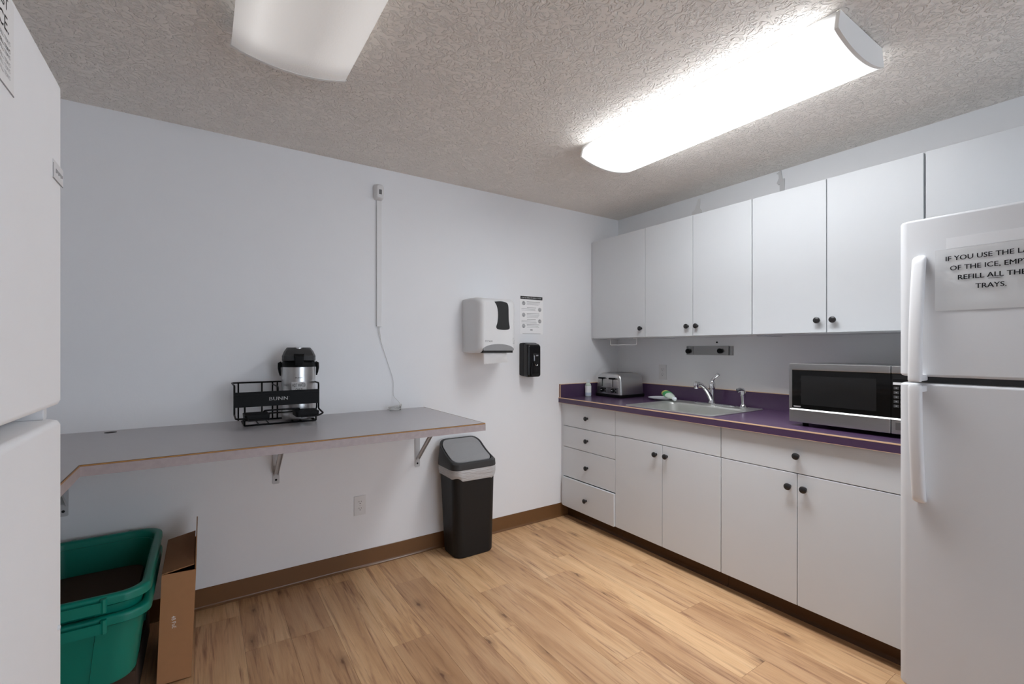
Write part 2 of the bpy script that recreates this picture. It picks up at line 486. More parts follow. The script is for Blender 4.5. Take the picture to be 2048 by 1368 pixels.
# ================================================================== room shell
XL, YF, ZC = -4.0, -6.2, 2.40
struct(bx('wall_back', XL - 0.1, 0.1, 0.0, 0.1, 0, ZC, 'wall'))
struct(bx('wall_right', 0.0, 0.1, YF - 0.1, 0.0, 0, ZC, 'wall'))
struct(bx('wall_left', XL - 0.1, XL, YF - 0.1, 0.0, 0, ZC, 'wall'))
bm = B()                         # unseen wall behind the camera, wide opening added to let in fill light
OX0, OX1, OZ = -2.25, -0.15, 2.25
box(bm, XL, OX0, YF - 0.1, YF, 0, ZC); box(bm, OX1, 0.0, YF - 0.1, YF, 0, ZC); box(bm, OX0, OX1, YF - 0.1, YF, OZ, ZC)
struct(obj('wall_front', bm, 'wall', smooth=0))
struct(bx('ceiling', XL - 0.1, 0.1, YF - 0.1, 0.1, ZC, ZC + 0.1, M['ceil']))
floor = struct(bx('floor', XL - 0.1, 0.1, YF - 0.1, 0.1, -0.1, -0.003, 'subfloor'))

# planks: each its own object, sharing meshes between alike pieces
PW, PL = 0.18, 1.22
YP = -3.1                       # the planks end here; unseen dark floor added beyond, to cut bounced light
plank_mesh = {}
def plank(x0, x1, y0, y1):
    key = (round(x1 - x0, 3), round(y1 - y0, 3))
    if key not in plank_mesh:
        bm = box(B(), 0, key[0] - 0.0006, 0, key[1] - 0.0006, -0.003, 0.0, 0.0004, 1)
        bmesh.ops.recalc_face_normals(bm, faces=bm.faces)
        me = bpy.data.meshes.new('plank'); bm.to_mesh(me); bm.free()
        me.materials.append(M['plank'])
        plank_mesh[key] = me
    o = bpy.data.objects.new('plank', plank_mesh[key])
    COL.objects.link(o); o.parent = floor; o.location = (x0, y0, 0)
k0 = math.floor((XL + 2.265) / PW)
x = -2.265 + k0 * PW
rng = random.Random(11)
stag = [0.50, 0.08, 0.86, 0.33, 1.02, 0.61, 0.20, 0.76]
i = 0
while x < -0.002:
    xa, xb = max(x, XL), min(x + PW, 0.0)
    off = stag[i % len(stag)] + rng.uniform(-0.05, 0.05)
    if abs(x + 2.805) < 0.02: off = 0.50
    ys = [0.0]
    y = -round(off, 2)
    while y > YP:
        ys.append(y); y -= PL
    ys.append(YP)
    for a, c in zip(ys, ys[1:]):
        if a - c > 0.01: plank(xa, xb, c, a)
    x += PW; i += 1

# baseboards with a coved toe
def cove_profile(h, s=1):
    return [(0, 0), (-0.013 * s, 0), (-0.013 * s, 0.004), (-0.008 * s, 0.008), (-0.004 * s, 0.016), (-0.003 * s, h - 0.002), (-0.001 * s, h), (0, h)]
struct(obj('baseboard_back', prism(B(), cove_profile(0.102), 'x', XL, -0.56), 'brown'))
struct(obj('baseboard_left', prism(B(), [(XL - q[0], q[1]) for q in cove_profile(0.102)], 'y', YF, -0.014), 'brown'))
struct(obj('baseboard_right', prism(B(), cove_profile(0.102), 'y', YF + 0.014, -2.92), 'brown'))

# ================================================================== ceiling lights
def ceiling_light(cx, y0, y1, lit, label):
    t = thing('ceiling_light', (cx, (y0 + y1) / 2, ZC), label, 'light', 'ceiling lights')
    bx('housing', cx - 0.155, cx + 0.155, y0 + 0.012, y1 - 0.012, ZC - 0.022, ZC, 'housing', t, 0.003)
    # wrap-round lens: sides lean out, the bottom bulges
    prof = [(-0.172, ZC - 0.001)]
    n = 14
    prof += [(-0.187, ZC - 0.055)]
    for k in range(n + 1):
        u = -1 + 2 * k / n
        prof.append((0.188 * u, ZC - 0.066 - 0.030 * (1 - u * u)))
    prof += [(0.187, ZC - 0.055), (0.172, ZC - 0.001)]
    inner = [(q[0] * 0.985, q[1] + 0.003 if abs(q[0]) < 0.18 else q[1]) for q in prof]
    bm = B()
    ra = [[(cx + q[0], yy, q[1]) for q in prof] for yy in (y0 + 0.012, y1 - 0.012)]
    rb = [[(cx + q[0], yy, q[1]) for q in inner[::-1]] for yy in (y0 + 0.012, y1 - 0.012)]
    loft(bm, [ra[0] + rb[0], ra[1] + rb[1]])
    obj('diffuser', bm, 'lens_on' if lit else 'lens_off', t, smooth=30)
    for yy, s in ((y0, 1), (y1, -1)):
        bm = B()
        cap = [(cx + q[0] * 1.012, q[1] - (0.002 if abs(q[0]) < 0.188 else 0)) for q in prof]
        prism(bm, cap, 'y', yy, yy + s * 0.012)
        obj('end_cap', bm, 'housing', t, smooth=30)
    if lit:                                   # the tubes' beam through the bottom of the lens
        ld = bpy.data.lights.new('tube_light', 'AREA')
        ld.shape = 'RECTANGLE'; ld.size = 0.34; ld.size_y = y1 - y0 - 0.06
        ld.energy = DOWN_POWER; ld.spread = radians(95); ld.color = (0.95, 0.99, 1.04)
        lo = bpy.data.objects.new('tube_light', ld); COL.objects.link(lo)
        lo.parent = t; lo.location = (0, 0, -0.100)
    return t
ceiling_light(-1.074, -2.137, -0.917, True, 'lit fluorescent ceiling light with a glowing wraparound lens above the cabinets')
ceiling_light(-2.689, -2.165, -0.943, False, 'fluorescent ceiling light with a faint glow added to its dull white ribbed lens, at the upper left')

# ================================================================== base cabinets
XD = -0.635                       # door faces
def knob(parent, x, y, z):
    bm = lathe(B(), (x, y, z), [(0, 0.0085), (0.002, 0.0085), (0.004, 0.0058), (0.012, 0.0055), (0.015, 0.009), (0.018, 0.0152), (0.022, 0.0165), (0.026, 0.0155), (0.029, 0.011), (0.0305, 0.004)], 'x', 20, -1)
    return obj('knob', bm, 'knob', parent)
def front(name, parent, y0, y1, z0, z1, kn=None, x=XD, t=0.018):
    d = bx(name, x, x + t, y0, y1, z0, z1, 'cab', parent, 0.0012, seg=1)
    if kn: knob(d, x, kn[0], kn[1])
    return d
def carcass(parent, y0, y1):
    """open-fronted box"""
    bm = B()
    xf, xb = XD + 0.0185, -0.004
    box(bm, xf, xb, y0, y0 + 0.016, 0.094, 0.882); box(bm, xf, xb, y1 - 0.016, y1, 0.094, 0.882)
    box(bm, xf, xb, y0 + 0.016, y1 - 0.016, 0.094, 0.110)
    box(bm, -0.02, xb, y0 + 0.016, y1 - 0.016, 0.110, 0.882)
    box(bm, xf, xf + 0.05, y0 + 0.016, y1 - 0.016, 0.704, 0.726)
    obj('carcass', bm, 'cab_in', parent)
    bm = B()
    prism(bm, [(-0.56, 0), (-0.573, 0), (-0.572, 0.004), (-0.566, 0.010), (-0.563, 0.018), (-0.5625, 0.094), (-0.545, 0.094), (-0.545, 0)], 'y', y0, y1)
    obj('toe_kick', bm, 'kick', parent)

t = thing('base_cabinet', (-0.32, -0.287, 0), 'white base cabinet with four stacked drawers in the corner by the back wall', 'cabinet', 'white base cabinets')
carcass(t, -0.572, -0.002)
bx('filler_strip', XD + 0.006, XD + 0.02, -0.030, -0.002, 0.094, 0.882, 'cab', t)
for z0, z1, kz, dx in ((0.713, 0.880, 0.794, 0), (0.552, 0.709, 0.630, 0), (0.325, 0.548, 0.434, 0), (0.097, 0.318, 0.199, -0.012)):
    d = front('drawer', t, -0.5705, -0.033, z0, z1, (-0.300, kz), x=XD + dx)
    if dx: d['label'] = 'lowest drawer, standing slightly open'
t = thing('base_cabinet', (-0.32, -0.957, 0), 'white two-door base cabinet with a blank panel below the sink', 'cabinet', 'white base cabinets')
carcass(t, -1.3405, -0.5735)
front('panel', t, -1.339, -0.5735, 0.718, 0.880)
front('door', t, -0.9555, -0.5735, 0.097, 0.714, (-0.913, 0.652))
front('door', t, -1.339, -0.9585, 0.097, 0.714, (-0.991, 0.654))
t = thing('base_cabinet', (-0.32, -1.727, 0), 'white two-door base cabinet with one wide drawer below the microwave', 'cabinet', 'white base cabinets')
carcass(t, -2.122, -1.3425)
front('drawer', t, -2.120, -1.343, 0.718, 0.880, (-1.728, 0.800))
front('door', t, -1.7245, -1.343, 0.097, 0.714, (-1.692, 0.650))
front('door', t, -2.120, -1.7275, 0.097, 0.714, (-1.760, 0.651))

# ================================================================== worktop with splashbacks
CT, CB, CX = 0.924, 0.884, -0.658
YE = -2.135
ct = thing('worktop', (-0.33, -1.05, CB), 'purple laminate worktop with tan edge lines and low splashback', 'countertop')
SX0, SX1, SY0, SY1 = -0.585, -0.085, -1.245, -0.655       # sink cut-out
bm = B()
box(bm, CX + 0.004, SX0, YE, -0.0, CB, CT); box(bm, SX1, 0.0, YE, 0.0, CB, CT)
box(bm, SX0, SX1, SY1, 0.0, CB, CT); box(bm, SX0, SX1, YE, SY0, CB, CT)
bmesh.ops.remove_doubles(bm, verts=bm.verts, dist=1e-5)
obj('counter_slab', bm, 'purple', ct)
bx('front_edge', CX, CX + 0.004, YE, 0.0, CB + 0.0015, CT - 0.0050, 'purple', ct)
bx('edge_line', CX - 0.0006, CX + 0.004, YE, 0.0, CT - 0.0050, CT + 0.0006, 'tan', ct)
bx('edge_line', CX - 0.0004, CX + 0.004, YE, 0.0, CB, CB + 0.0015, 'tan', ct)
ZS = CT + 0.100
bx('back_splash', -0.019, 0.0, YE, -0.0205, CT, ZS, 'purple', ct)
bx('splash_line', -0.0195, 0.0, YE, -0.0205, ZS, ZS + 0.0025, 'tan', ct)
bx('side_splash', -0.651, 0.0, -0.019, 0.0, CT, ZS, 'purple', ct)
bx('splash_line', -0.651, 0.0, -0.0195, 0.0, ZS, ZS + 0.0025, 'tan', ct)
bx('splash_line', -0.6535, -0.6505, -0.0195, -0.0165, CT, ZS + 0.0025, 'tan', ct)
bx('splash_line', -0.6535, -0.6505, -0.0035, 0.0, CT, ZS + 0.0025, 'tan', ct)
bx('splash_end', -0.652, -0.6505, -0.0165, -0.0035, CT, ZS + 0.0025, 'purple', ct)

# ================================================================== sink, faucet, sprayer
sk = thing('kitchen_sink', (-0.34, -0.95, CT), 'stainless steel drop-in sink set into the purple worktop', 'sink')
bm = B()
cx, cy = -0.337, -0.9535
def ring(hx, hy, r, z, ox=0.0): return [(q[0], q[1], z) for q in rr(cx + ox, cy, hx, hy, r, 6)]
loft(bm, [ring(0.279, 0.322, 0.03, CT + 0.0005), ring(0.279, 0.322, 0.03, CT + 0.003), ring(0.276, 0.319, 0.028, CT + 0.0045),
          ring(0.271, 0.313, 0.03, CT + 0.0035), ring(0.209, 0.285, 0.06, CT + 0.003, -0.036), ring(0.203, 0.279, 0.06, CT - 0.001, -0.036), ring(0.198, 0.274, 0.06, CT - 0.012, -0.036),
          ring(0.188, 0.264, 0.06, CT - 0.13, -0.036), ring(0.165, 0.24, 0.06, CT - 0.152, -0.036), ring(0.05, 0.05, 0.0499, CT - 0.156, -0.036)], cap0=False)
obj('basin', bm, 'steel_sink', sk)
obj('drain', lathe(B(), (cx - 0.036, cy, CT - 0.1555), [(0, 0.044), (0.003, 0.044), (0.003, 0.030), (0.001, 0.012)]), 'chrome', sk)

fc = thing('faucet', (-0.10, -0.945, CT + 0.004), 'chrome single-lever kitchen faucet on the back ledge of the sink', 'faucet')
zf = CT + 0.004
bm = B()
loft(bm, [[(q[0], q[1], z) for q in rr(-0.105, -0.965, hx, hy, hx, 6)] for hx, hy, z in ((0.026, 0.145, zf), (0.026, 0.145, zf + 0.004), (0.020, 0.137, zf + 0.009))])
obj('deck_plate', bm, 'chrome', fc)
obj('body', lathe(B(), (-0.10, -0.945, zf + 0.006), [(0, 0.026), (0.01, 0.024), (0.03, 0.021), (0.085, 0.019), (0.10, 0.020), (0.125, 0.021), (0.145, 0.018), (0.156, 0.008)]), 'chrome', fc)
pts = catmull([(-0.105, -0.943, zf + 0.03), (-0.135, -0.940, zf + 0.075), (-0.175, -0.934, zf + 0.118), (-0.215, -0.928, zf + 0.140), (-0.245, -0.924, zf + 0.142)], 5)
obj('spout', tube(B(), pts, 0.013, 12, radii=[0.017 - 0.005 * k / (len(pts) - 1) for k in range(len(pts))]), 'chrome', fc)
obj('spout_head', lathe(B(), (-0.247, -0.924, zf + 0.112), [(0, 0.012), (0.003, 0.0145), (0.018, 0.015), (0.03, 0.017), (0.042, 0.013), (0.046, 0.004)]), 'chrome', fc)
pts = catmull([(-0.10, -0.945, zf + 0.155), (-0.095, -0.955, zf + 0.175), (-0.09, -0.972, zf + 0.192), (-0.088, -0.985, zf + 0.205)], 4)
obj('lever', tube(B(), pts, 0.01, 10, radii=[0.014, 0.0135, 0.0125, 0.011, 0.010, 0.0095, 0.0095, 0.010, 0.0105, 0.011, 0.012, 0.0125, 0.011][:len(pts)]), 'chrome', fc)
sp = thing('side_sprayer', (-0.105, -1.163, zf), 'small chrome side sprayer standing right of the faucet', 'sprayer')
obj('base', lathe(B(), (-0.105, -1.163, CT + 0.0035), [(0, 0.026), (0.004, 0.026), (0.010, 0.020), (0.020, 0.014), (0.026, 0.013)]), 'chrome', sp)
obj('grip', lathe(B(), (-0.105, -1.163, zf + 0.024), [(0, 0.011), (0.02, 0.012), (0.055, 0.016), (0.07, 0.016), (0.084, 0.013)]), 'chrome', sp)
obj('nozzle', tube(B(), [(-0.098, -1.163, zf + 0.098), (-0.108, -1.158, zf + 0.112), (-0.122, -1.150, zf + 0.115), (-0.135, -1.143, zf + 0.108)], 0.012, 12, radii=[0.013, 0.014, 0.0135, 0.014]), 'chrome', sp)

# ================================================================== wall cabinets
UX, UZ0, UZ1 = -0.315, 1.3856, 2.169
def wall_cabinet(y0, y1, z0, doors, label):
    t = thing('wall_cabinet', (-0.15, (y0 + y1) / 2, z0), label, 'cabinet', 'white wall cabinets')
    bm = B()
    xf = UX + 0.0185
    box(bm, xf, -0.001, y0, y0 + 0.016, z0 - 0.010, UZ1 - 0.001); box(bm, xf, -0.001, y1 - 0.016, y1, z0 - 0.010, UZ1 - 0.001)
    box(bm, xf, -0.001, y0 + 0.016, y1 - 0.016, z0 - 0.006, z0 + 0.010); box(bm, xf, -0.001, y0 + 0.016, y1 - 0.016, UZ1 - 0.017, UZ1 - 0.001)
    box(bm, -0.012, -0.001, y0 + 0.016, y1 - 0.016, z0 + 0.010, UZ1 - 0.017)
    obj('carcass', bm, 'cab', t)
    for a, c, ky in doors:
        front('door', t, a, c, z0, UZ1, (ky, 1.449) if ky else None, x=UX)
    return t
t = wall_cabinet(-0.5565, -0.002, UZ0, [(-0.5555, -0.0165, -0.523)], 'white wall cabinet with a single wide door, in the corner by the back wall')
bx('filler_strip', UX + 0.006, UX + 0.0185, -0.0145, -0.002, UZ0 - 0.010, UZ1 - 0.001, 'cab', t)
wall_cabinet(-1.3345, -0.5575, UZ0, [(-0.9445, -0.5585, -0.909), (-1.3325, -0.9475, -0.979)], 'white two-door wall cabinet above the sink')
wall_cabinet(-2.1035, -1.3355, UZ0, [(-1.7175, -1.3370, -1.682), (-2.1010, -1.7215, -1.754)], 'white two-door wall cabinet above the microwave')
wall_cabinet(-2.880, -2.1055, 1.86, [(-2.4925, -2.1085, None), (-2.878, -2.4955, None)], 'short white two-door wall cabinet above the refrigerator')

# wire holder hung under the first wall cabinet
t = thing('towel_holder', (-0.285, -0.32, 1.378), 'thin white wire paper towel holder hung under the corner wall cabinet', 'towel holder')
zc = UZ0 - 0.0065
pts = round_path([(-0.285, -0.187, zc - 0.002), (-0.285, -0.187, 1.331), (-0.285, -0.452, 1.331), (-0.285, -0.452, zc - 0.002)], 0.012)
obj('wire', tube(B(), pts, 0.0022, 8), 'plate_white', t)
for yy in (-0.187, -0.452):
    bx('mount', -0.30, -0.27, yy - 0.022, yy + 0.022, zc - 0.005, zc, 'plate_white', t, 0.001)

# flat shapes added for shadow-like marks on the wall above the cabinets
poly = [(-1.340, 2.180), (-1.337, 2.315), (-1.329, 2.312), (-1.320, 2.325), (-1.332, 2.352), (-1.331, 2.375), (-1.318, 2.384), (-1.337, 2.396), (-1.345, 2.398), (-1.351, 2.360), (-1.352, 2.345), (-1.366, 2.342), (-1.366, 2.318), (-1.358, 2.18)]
tag(obj('wall_silhouette', prism(B(), poly, 'x', -0.006, 0.0), 'patch', loc=(0, -1.34, 2.18), smooth=0), 'grey hook-shaped shadow-like silhouette on the wall above the cabinet over the sink', 'bracket')
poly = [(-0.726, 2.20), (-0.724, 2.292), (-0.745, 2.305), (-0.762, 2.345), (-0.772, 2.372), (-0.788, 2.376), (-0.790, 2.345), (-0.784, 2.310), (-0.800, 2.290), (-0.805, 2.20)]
tag(obj('wall_silhouette', prism(B(), poly, 'x', -0.005, 0.0), 'patch2', loc=(0, -0.76, 2.20), smooth=0), 'pale, barely visible silhouette on the wall above the cabinets, nearer the corner', 'bracket')

# ================================================================== steel tool rail, nail, wall outlet over the worktop
t = thing('tool_rail', (-0.01, -0.857, 1.289), 'short stainless steel rail with two black knobs on the wall over the sink', 'rail')
bm = B()
box(bm, -0.007, -0.0, -1.036, -0.678, 1.258, 1.320, 0.0015)
box(bm, -0.012, -0.006, -0.692, -0.686, 1.258, 1.320); box(bm, -0.016, -0.006, -1.010, -1.002, 1.258, 1.320, 0.002); box(bm, -0.010, -0.006, -0.735, -0.729, 1.258, 1.320)
obj('channel', bm, 'steel_dark', t)
for yy, zz in ((-0.699, 1.284), (-0.948, 1.287)):
    obj('knob', lathe(B(), (-0.006, yy, zz), [(0, 0.010), (0.010, 0.010), (0.011, 0.017), (0.019, 0.0172), (0.022, 0.014)], 'x', 20, -1), 'black', t)
tag(obj('nail', lathe(B(), (0.004, -0.920, 1.346), [(0, 0.002), (0.010, 0.002), (0.0105, 0.0065), (0.013, 0.0055)], 'x', 10, -1), 'slot', loc=(0, -0.92, 1.346)), 'small dark nail in the wall just above the steel rail', 'nail')

def outlet(face, u, z, label):
    """duplex outlet. face 'y': on the back wall at x=u; face 'x': on the right wall at y=u"""
    T = (lambda a, d, zz: (u + a, -d, zz)) if face == 'y' else (lambda a, d, zz: (-d, u - a, zz))
    t = thing('wall_outlet', T(0, 0, z), label, 'outlet', 'wall outlets')
    def bxx(name, a0, a1, d0, d1, z0, z1, m, parent, bev=0.0):
        p, q = T(a0, d0, z0), T(a1, d1, z1)
        return bx(name, p[0], q[0], p[1], q[1], p[2], q[2], m, parent, bev)
    bxx('cover_plate', -0.0345, 0.0345, 0.0, 0.005, z - 0.057, z + 0.057, 'plate_white', t, 0.0015)
    for s in (1, -1):
        zc = z + s * 0.0195
        out = []
        for k in range(24):
            a = 2 * pi * k / 24
            out.append((0.0172 * cos(a), max(-0.0135, min(0.0135, 0.0172 * sin(a)))))
        bm = loft(B(), [[T(q[0], 0.0045, zc + q[1]) for q in out], [T(q[0], 0.0065, zc + q[1]) for q in out]])
        r = obj('receptacle', bm, 'plate_white', t)
        bxx('slot', -0.0075, -0.0052, 0.0060, 0.0068, zc + 0.0005, zc + 0.0085, 'slot', r)
        bxx('slot', 0.0052, 0.0073, 0.0060, 0.0068, zc + 0.001, zc + 0.008, 'slot', r)
        c = T(0, 0.0060, zc - 0.006)
        obj('slot', lathe(B(), c, [(0, 0.0026), (0.0008, 0.0026)], face, 10, -1), 'slot', r)
    c = T(0, 0.0045, z)
    obj('screw', lathe(B(), c, [(0, 0.003), (0.001, 0.0028)], face, 10, -1), 'bracket', t)
    return t
outlet('y', -2.181, 0.372, 'white wall outlet low on the back wall below the grey shelf')
outlet('x', -0.464, 1.121, 'white wall outlet over the worktop between toaster and faucet')

# ================================================================== things on the worktop
# four-slice toaster
tx0, tx1, ty0, ty1 = -0.325, -0.050, -0.333, -0.058
t = thing('toaster', ((tx0 + tx1) / 2, (ty0 + ty1) / 2, CT), 'brushed steel four-slice toaster in the corner of the purple worktop', 'toaster')
cx, cy = (tx0 + tx1) / 2, (ty0 + ty1) / 2
hx, hy = (tx1 - tx0) / 2, (ty1 - ty0) / 2
bm = B()
loft(bm, [[(q[0], q[1], z) for q in rr(cx, cy, a, c, 0.02, 4)] for a, c, z in ((hx, hy, CT + 0.001), (hx + 0.003, hy + 0.003, CT + 0.006), (hx + 0.003, hy + 0.003, CT + 0.020), (hx, hy, CT + 0.024))])
obj('base', bm, 'black', t)
bm = B()
rings = []
for z, ax, ay in ((0.0235, 0.004, 0.004), (0.05, 0.004, 0.004), (0.13, 0.005, 0.010), (0.158, 0.007, 0.016), (0.174, 0.012, 0.026), (0.184, 0.022, 0.040), (0.188, 0.036, 0.055)):
    rings.append([(q[0], q[1], CT + z) for q in rr(cx, cy, hx - ax, hy - ay, 0.024, 5)])
loft(bm, rings)
body = obj('shell', bm, 'steel', t)
for yy in (cy + 0.048, cy - 0.048):
    for dx in (-0.0, ):
        bx('bread_slot', cx - 0.085, cx + 0.085, yy - 0.013, yy + 0.013, CT + 0.187, CT + 0.1888, 'slot', body)
xf = tx0 + 0.004
bx('control_strip', xf - 0.0015, xf + 0.002, ty0 + 0.026, ty1 - 0.020, CT + 0.032, CT + 0.078, 'steel_dark', t, 0.0005)
for yy in (cy + 0.060, cy - 0.052):
    bx('lever_slot', xf - 0.0008, xf + 0.004, yy - 0.003, yy + 0.003, CT + 0.080, CT + 0.150, 'slot', t)
    lv = box(B(), xf - 0.022, xf + 0.002, yy - 0.026, yy + 0.026, CT + 0.140, CT + 0.153, 0.004)
    obj('lever', lv, 'black', t)
    obj('dial', lathe(B(), (xf - 0.001, yy - 0.004, CT + 0.055), [(0, 0.017), (0.012, 0.0165), (0.015, 0.013)], 'x', 20, -1), 'black', t)
    bx('dial_mark', xf - 0.0175, xf - 0.014, yy - 0.012, yy + 0.002, CT + 0.053, CT + 0.057, 'white_print', t)
    for dz in (0.044, 0.066):
        obj('button', lathe(B(), (xf - 0.001, yy - 0.034, CT + dz), [(0, 0.0055), (0.004, 0.005)], 'x', 10, -1), 'black', t)

# small bottle beside the toaster
t = thing('bottle', (-0.402, -0.060, CT), 'small clear bottle with a white label, left of the toaster', 'bottle')
obj('body', lathe(B(), (-0.402, -0.060, CT), [(0, 0.022), (0.002, 0.024), (0.085, 0.024), (0.098, 0.020), (0.104, 0.0125), (0.108, 0.0125)]), 'soap_clear', t)
obj('label', lathe(B(), (-0.402, -0.060, CT + 0.030), [(0, 0.0245), (0.052, 0.0245)], n=24), 'paper', t)
obj('label', lathe(B(), (-0.402, -0.060, CT + 0.006), [(0, 0.0245), (0.023, 0.0245)], n=24), 'label_blue', t)['label'] = 'pale bluish lower label'
obj('cap', lathe(B(), (-0.402, -0.060, CT + 0.108), [(0, 0.0135), (0.020, 0.0135), (0.022, 0.011)]), 'capwhite', t)

# plate with a dish-soap bottle leaning over its rim
px_, py_ = -0.130, -0.560
pl = obj('plate', lathe(B(), (px_, py_, CT), [(0.0, 0.055), (0.004, 0.060), (0.012, 0.088), (0.016, 0.100), (0.018, 0.101), (0.0165, 0.097), (0.012, 0.082), (0.008, 0.058), (0.007, 0.02)], n=40), 'china', loc=(px_, py_, CT))
tag(pl, 'round white plate on the worktop left of the sink', 'plate')
t = thing('dish_soap_bottle', (-0.16, -0.585, CT + 0.02), 'tilted clear dish soap bottle with green label lying across the white plate', 'bottle')
A = Vector((-0.115, -0.578, CT + 0.051)); Z_ = Vector((-0.197, -0.728, CT + 0.0200))
d = (Z_ - A).normalized(); s = d.cross(Vector((0, 0, 1))).normalized(); u = s.cross(d)
def bottle_ring(f, a, c, n=16):
    o = A + (Z_ - A) * f
    return [tuple(o + s * (a * cos(2 * pi * k / n)) + u * (c * sin(2 * pi * k / n))) for k in range(n)]
obj('body', loft(B(), [bottle_ring(0.28, .034, .021), bottle_ring(0.55, .030, .018), bottle_ring(0.72, .018, .014), bottle_ring(0.80, .011, .011), bottle_ring(0.84, .010, .010)]), 'soap_clear', t)
obj('liquid', loft(B(), [bottle_ring(-0.02, .026, .018), bottle_ring(0.02, .033, .023), bottle_ring(0.28, .034, .021)]), 'soap_yellow', t)
obj('label', loft(B(), [bottle_ring(0.13, .0344, .0228), bottle_ring(0.36, .0342, .0213)]), 'soap_green', t)
obj('cap', loft(B(), [bottle_ring(0.83, .014, .014), bottle_ring(0.93, .0145, .0145), bottle_ring(0.97, .010, .010), bottle_ring(1.0, .006, .006)]), 'capwhite', t)

# microwave
mx, my0, my1, mz0, mz1 = -0.53, -2.130, -1.640, 0.943, 1.230
t = thing('microwave', (-0.34, -1.885, CT), 'stainless steel microwave oven with black glass door on the purple worktop', 'microwave')
bx('casing', mx + 0.022, -0.150, my0 + 0.004, my1 - 0.004, mz0 + 0.004, mz1 - 0.002, 'steel_dark', t, 0.003)
ys = -2.050
bm = B()
box(bm, mx, mx + 0.021, ys + 0.001, my1, mz1 - 0.032, mz1, 0.003); box(bm, mx, mx + 0.021, ys + 0.001, my1, mz0, mz0 + 0.066, 0.003)
box(bm, mx, mx + 0.021, my1 - 0.014, my1, mz0 + 0.060, mz1 - 0.026)
door = obj('door', bm, 'steel', t)
bx('glass', mx + 0.002, mx + 0.020, ys + 0.001, my1 - 0.013, mz0 + 0.065, mz1 - 0.031, 'glass_black', door)
bx('window', mx + 0.0012, mx + 0.004, ys + 0.052, my1 - 0.055, mz0 + 0.088, mz1 - 0.058, 'glass_win', door)
obj('trim_line', prism(B(), [(mx - 0.004, mz0 + 0.061), (mx + 0.006, mz0 + 0.0705), (mx + 0.006, mz0 + 0.061)], 'y', ys + 0.001, my1 - 0.006), 'trim', door, smooth=0)
bm = loft(B(), [[(xx, q[0], q[1]) for q in rr(my1 - 0.037, mz0 + 0.077, 0.017, 0.0035, 0.0034, 4)] for xx in (mx + 0.0022, mx + 0.0008)])
obj('badge', bm, 'silver_label', door)
cp = bx('control_panel', mx, mx + 0.021, my0, ys - 0.001, mz0, mz0 + 0.066, 'steel', t, 0.003)
bx('top_strip', mx, mx + 0.021, my0, ys - 0.001, mz1 - 0.032, mz1, 'steel', cp, 0.003)
bx('panel_glass', mx + 0.002, mx + 0.020, my0, ys - 0.001, mz0 + 0.065, mz1 - 0.031, 'glass_black', cp)
obj('trim_line', prism(B(), [(mx - 0.004, mz0 + 0.061), (mx + 0.006, mz0 + 0.0705), (mx + 0.006, mz0 + 0.061)], 'y', my0, ys - 0.001), 'trim', cp, smooth=0)
bx('display', mx + 0.0012, mx + 0.003, my0 + 0.006, ys - 0.007, mz1 - 0.055, mz1 - 0.036, 'glass_win', cp)
bx('key', mx + 0.0008, mx + 0.003, my0 + 0.006, ys - 0.007, mz1 - 0.079, mz1 - 0.069, 'white_print', cp)
for r_ in range(5):
    for c_ in range(3):
        ya = ys - 0.009 - c_ * 0.022
        bx('key', mx + 0.0012, mx + 0.003, ya - 0.018, ya, mz1 - 0.099 - r_ * 0.019, mz1 - 0.087 - r_ * 0.019, 'gap', cp)
        bx('key_mark', mx + 0.0009, mx + 0.0012, ya - 0.012, ya - 0.007, mz1 - 0.095 - r_ * 0.019, mz1 - 0.091 - r_ * 0.019, 'panel', cp)
bx('door_button', mx - 0.002, mx + 0.003, my0 + 0.008, ys - 0.016, mz0 + 0.018, mz0 + 0.050, 'steel_dark', cp, 0.001)
for xx in (mx + 0.06, -0.19):
    for yy in (my0 + 0.05, my1 - 0.05):
        obj('foot', lathe(B(), (xx, yy, CT), [(0, 0.013), (0.022, 0.015)], n=12), 'black', t)

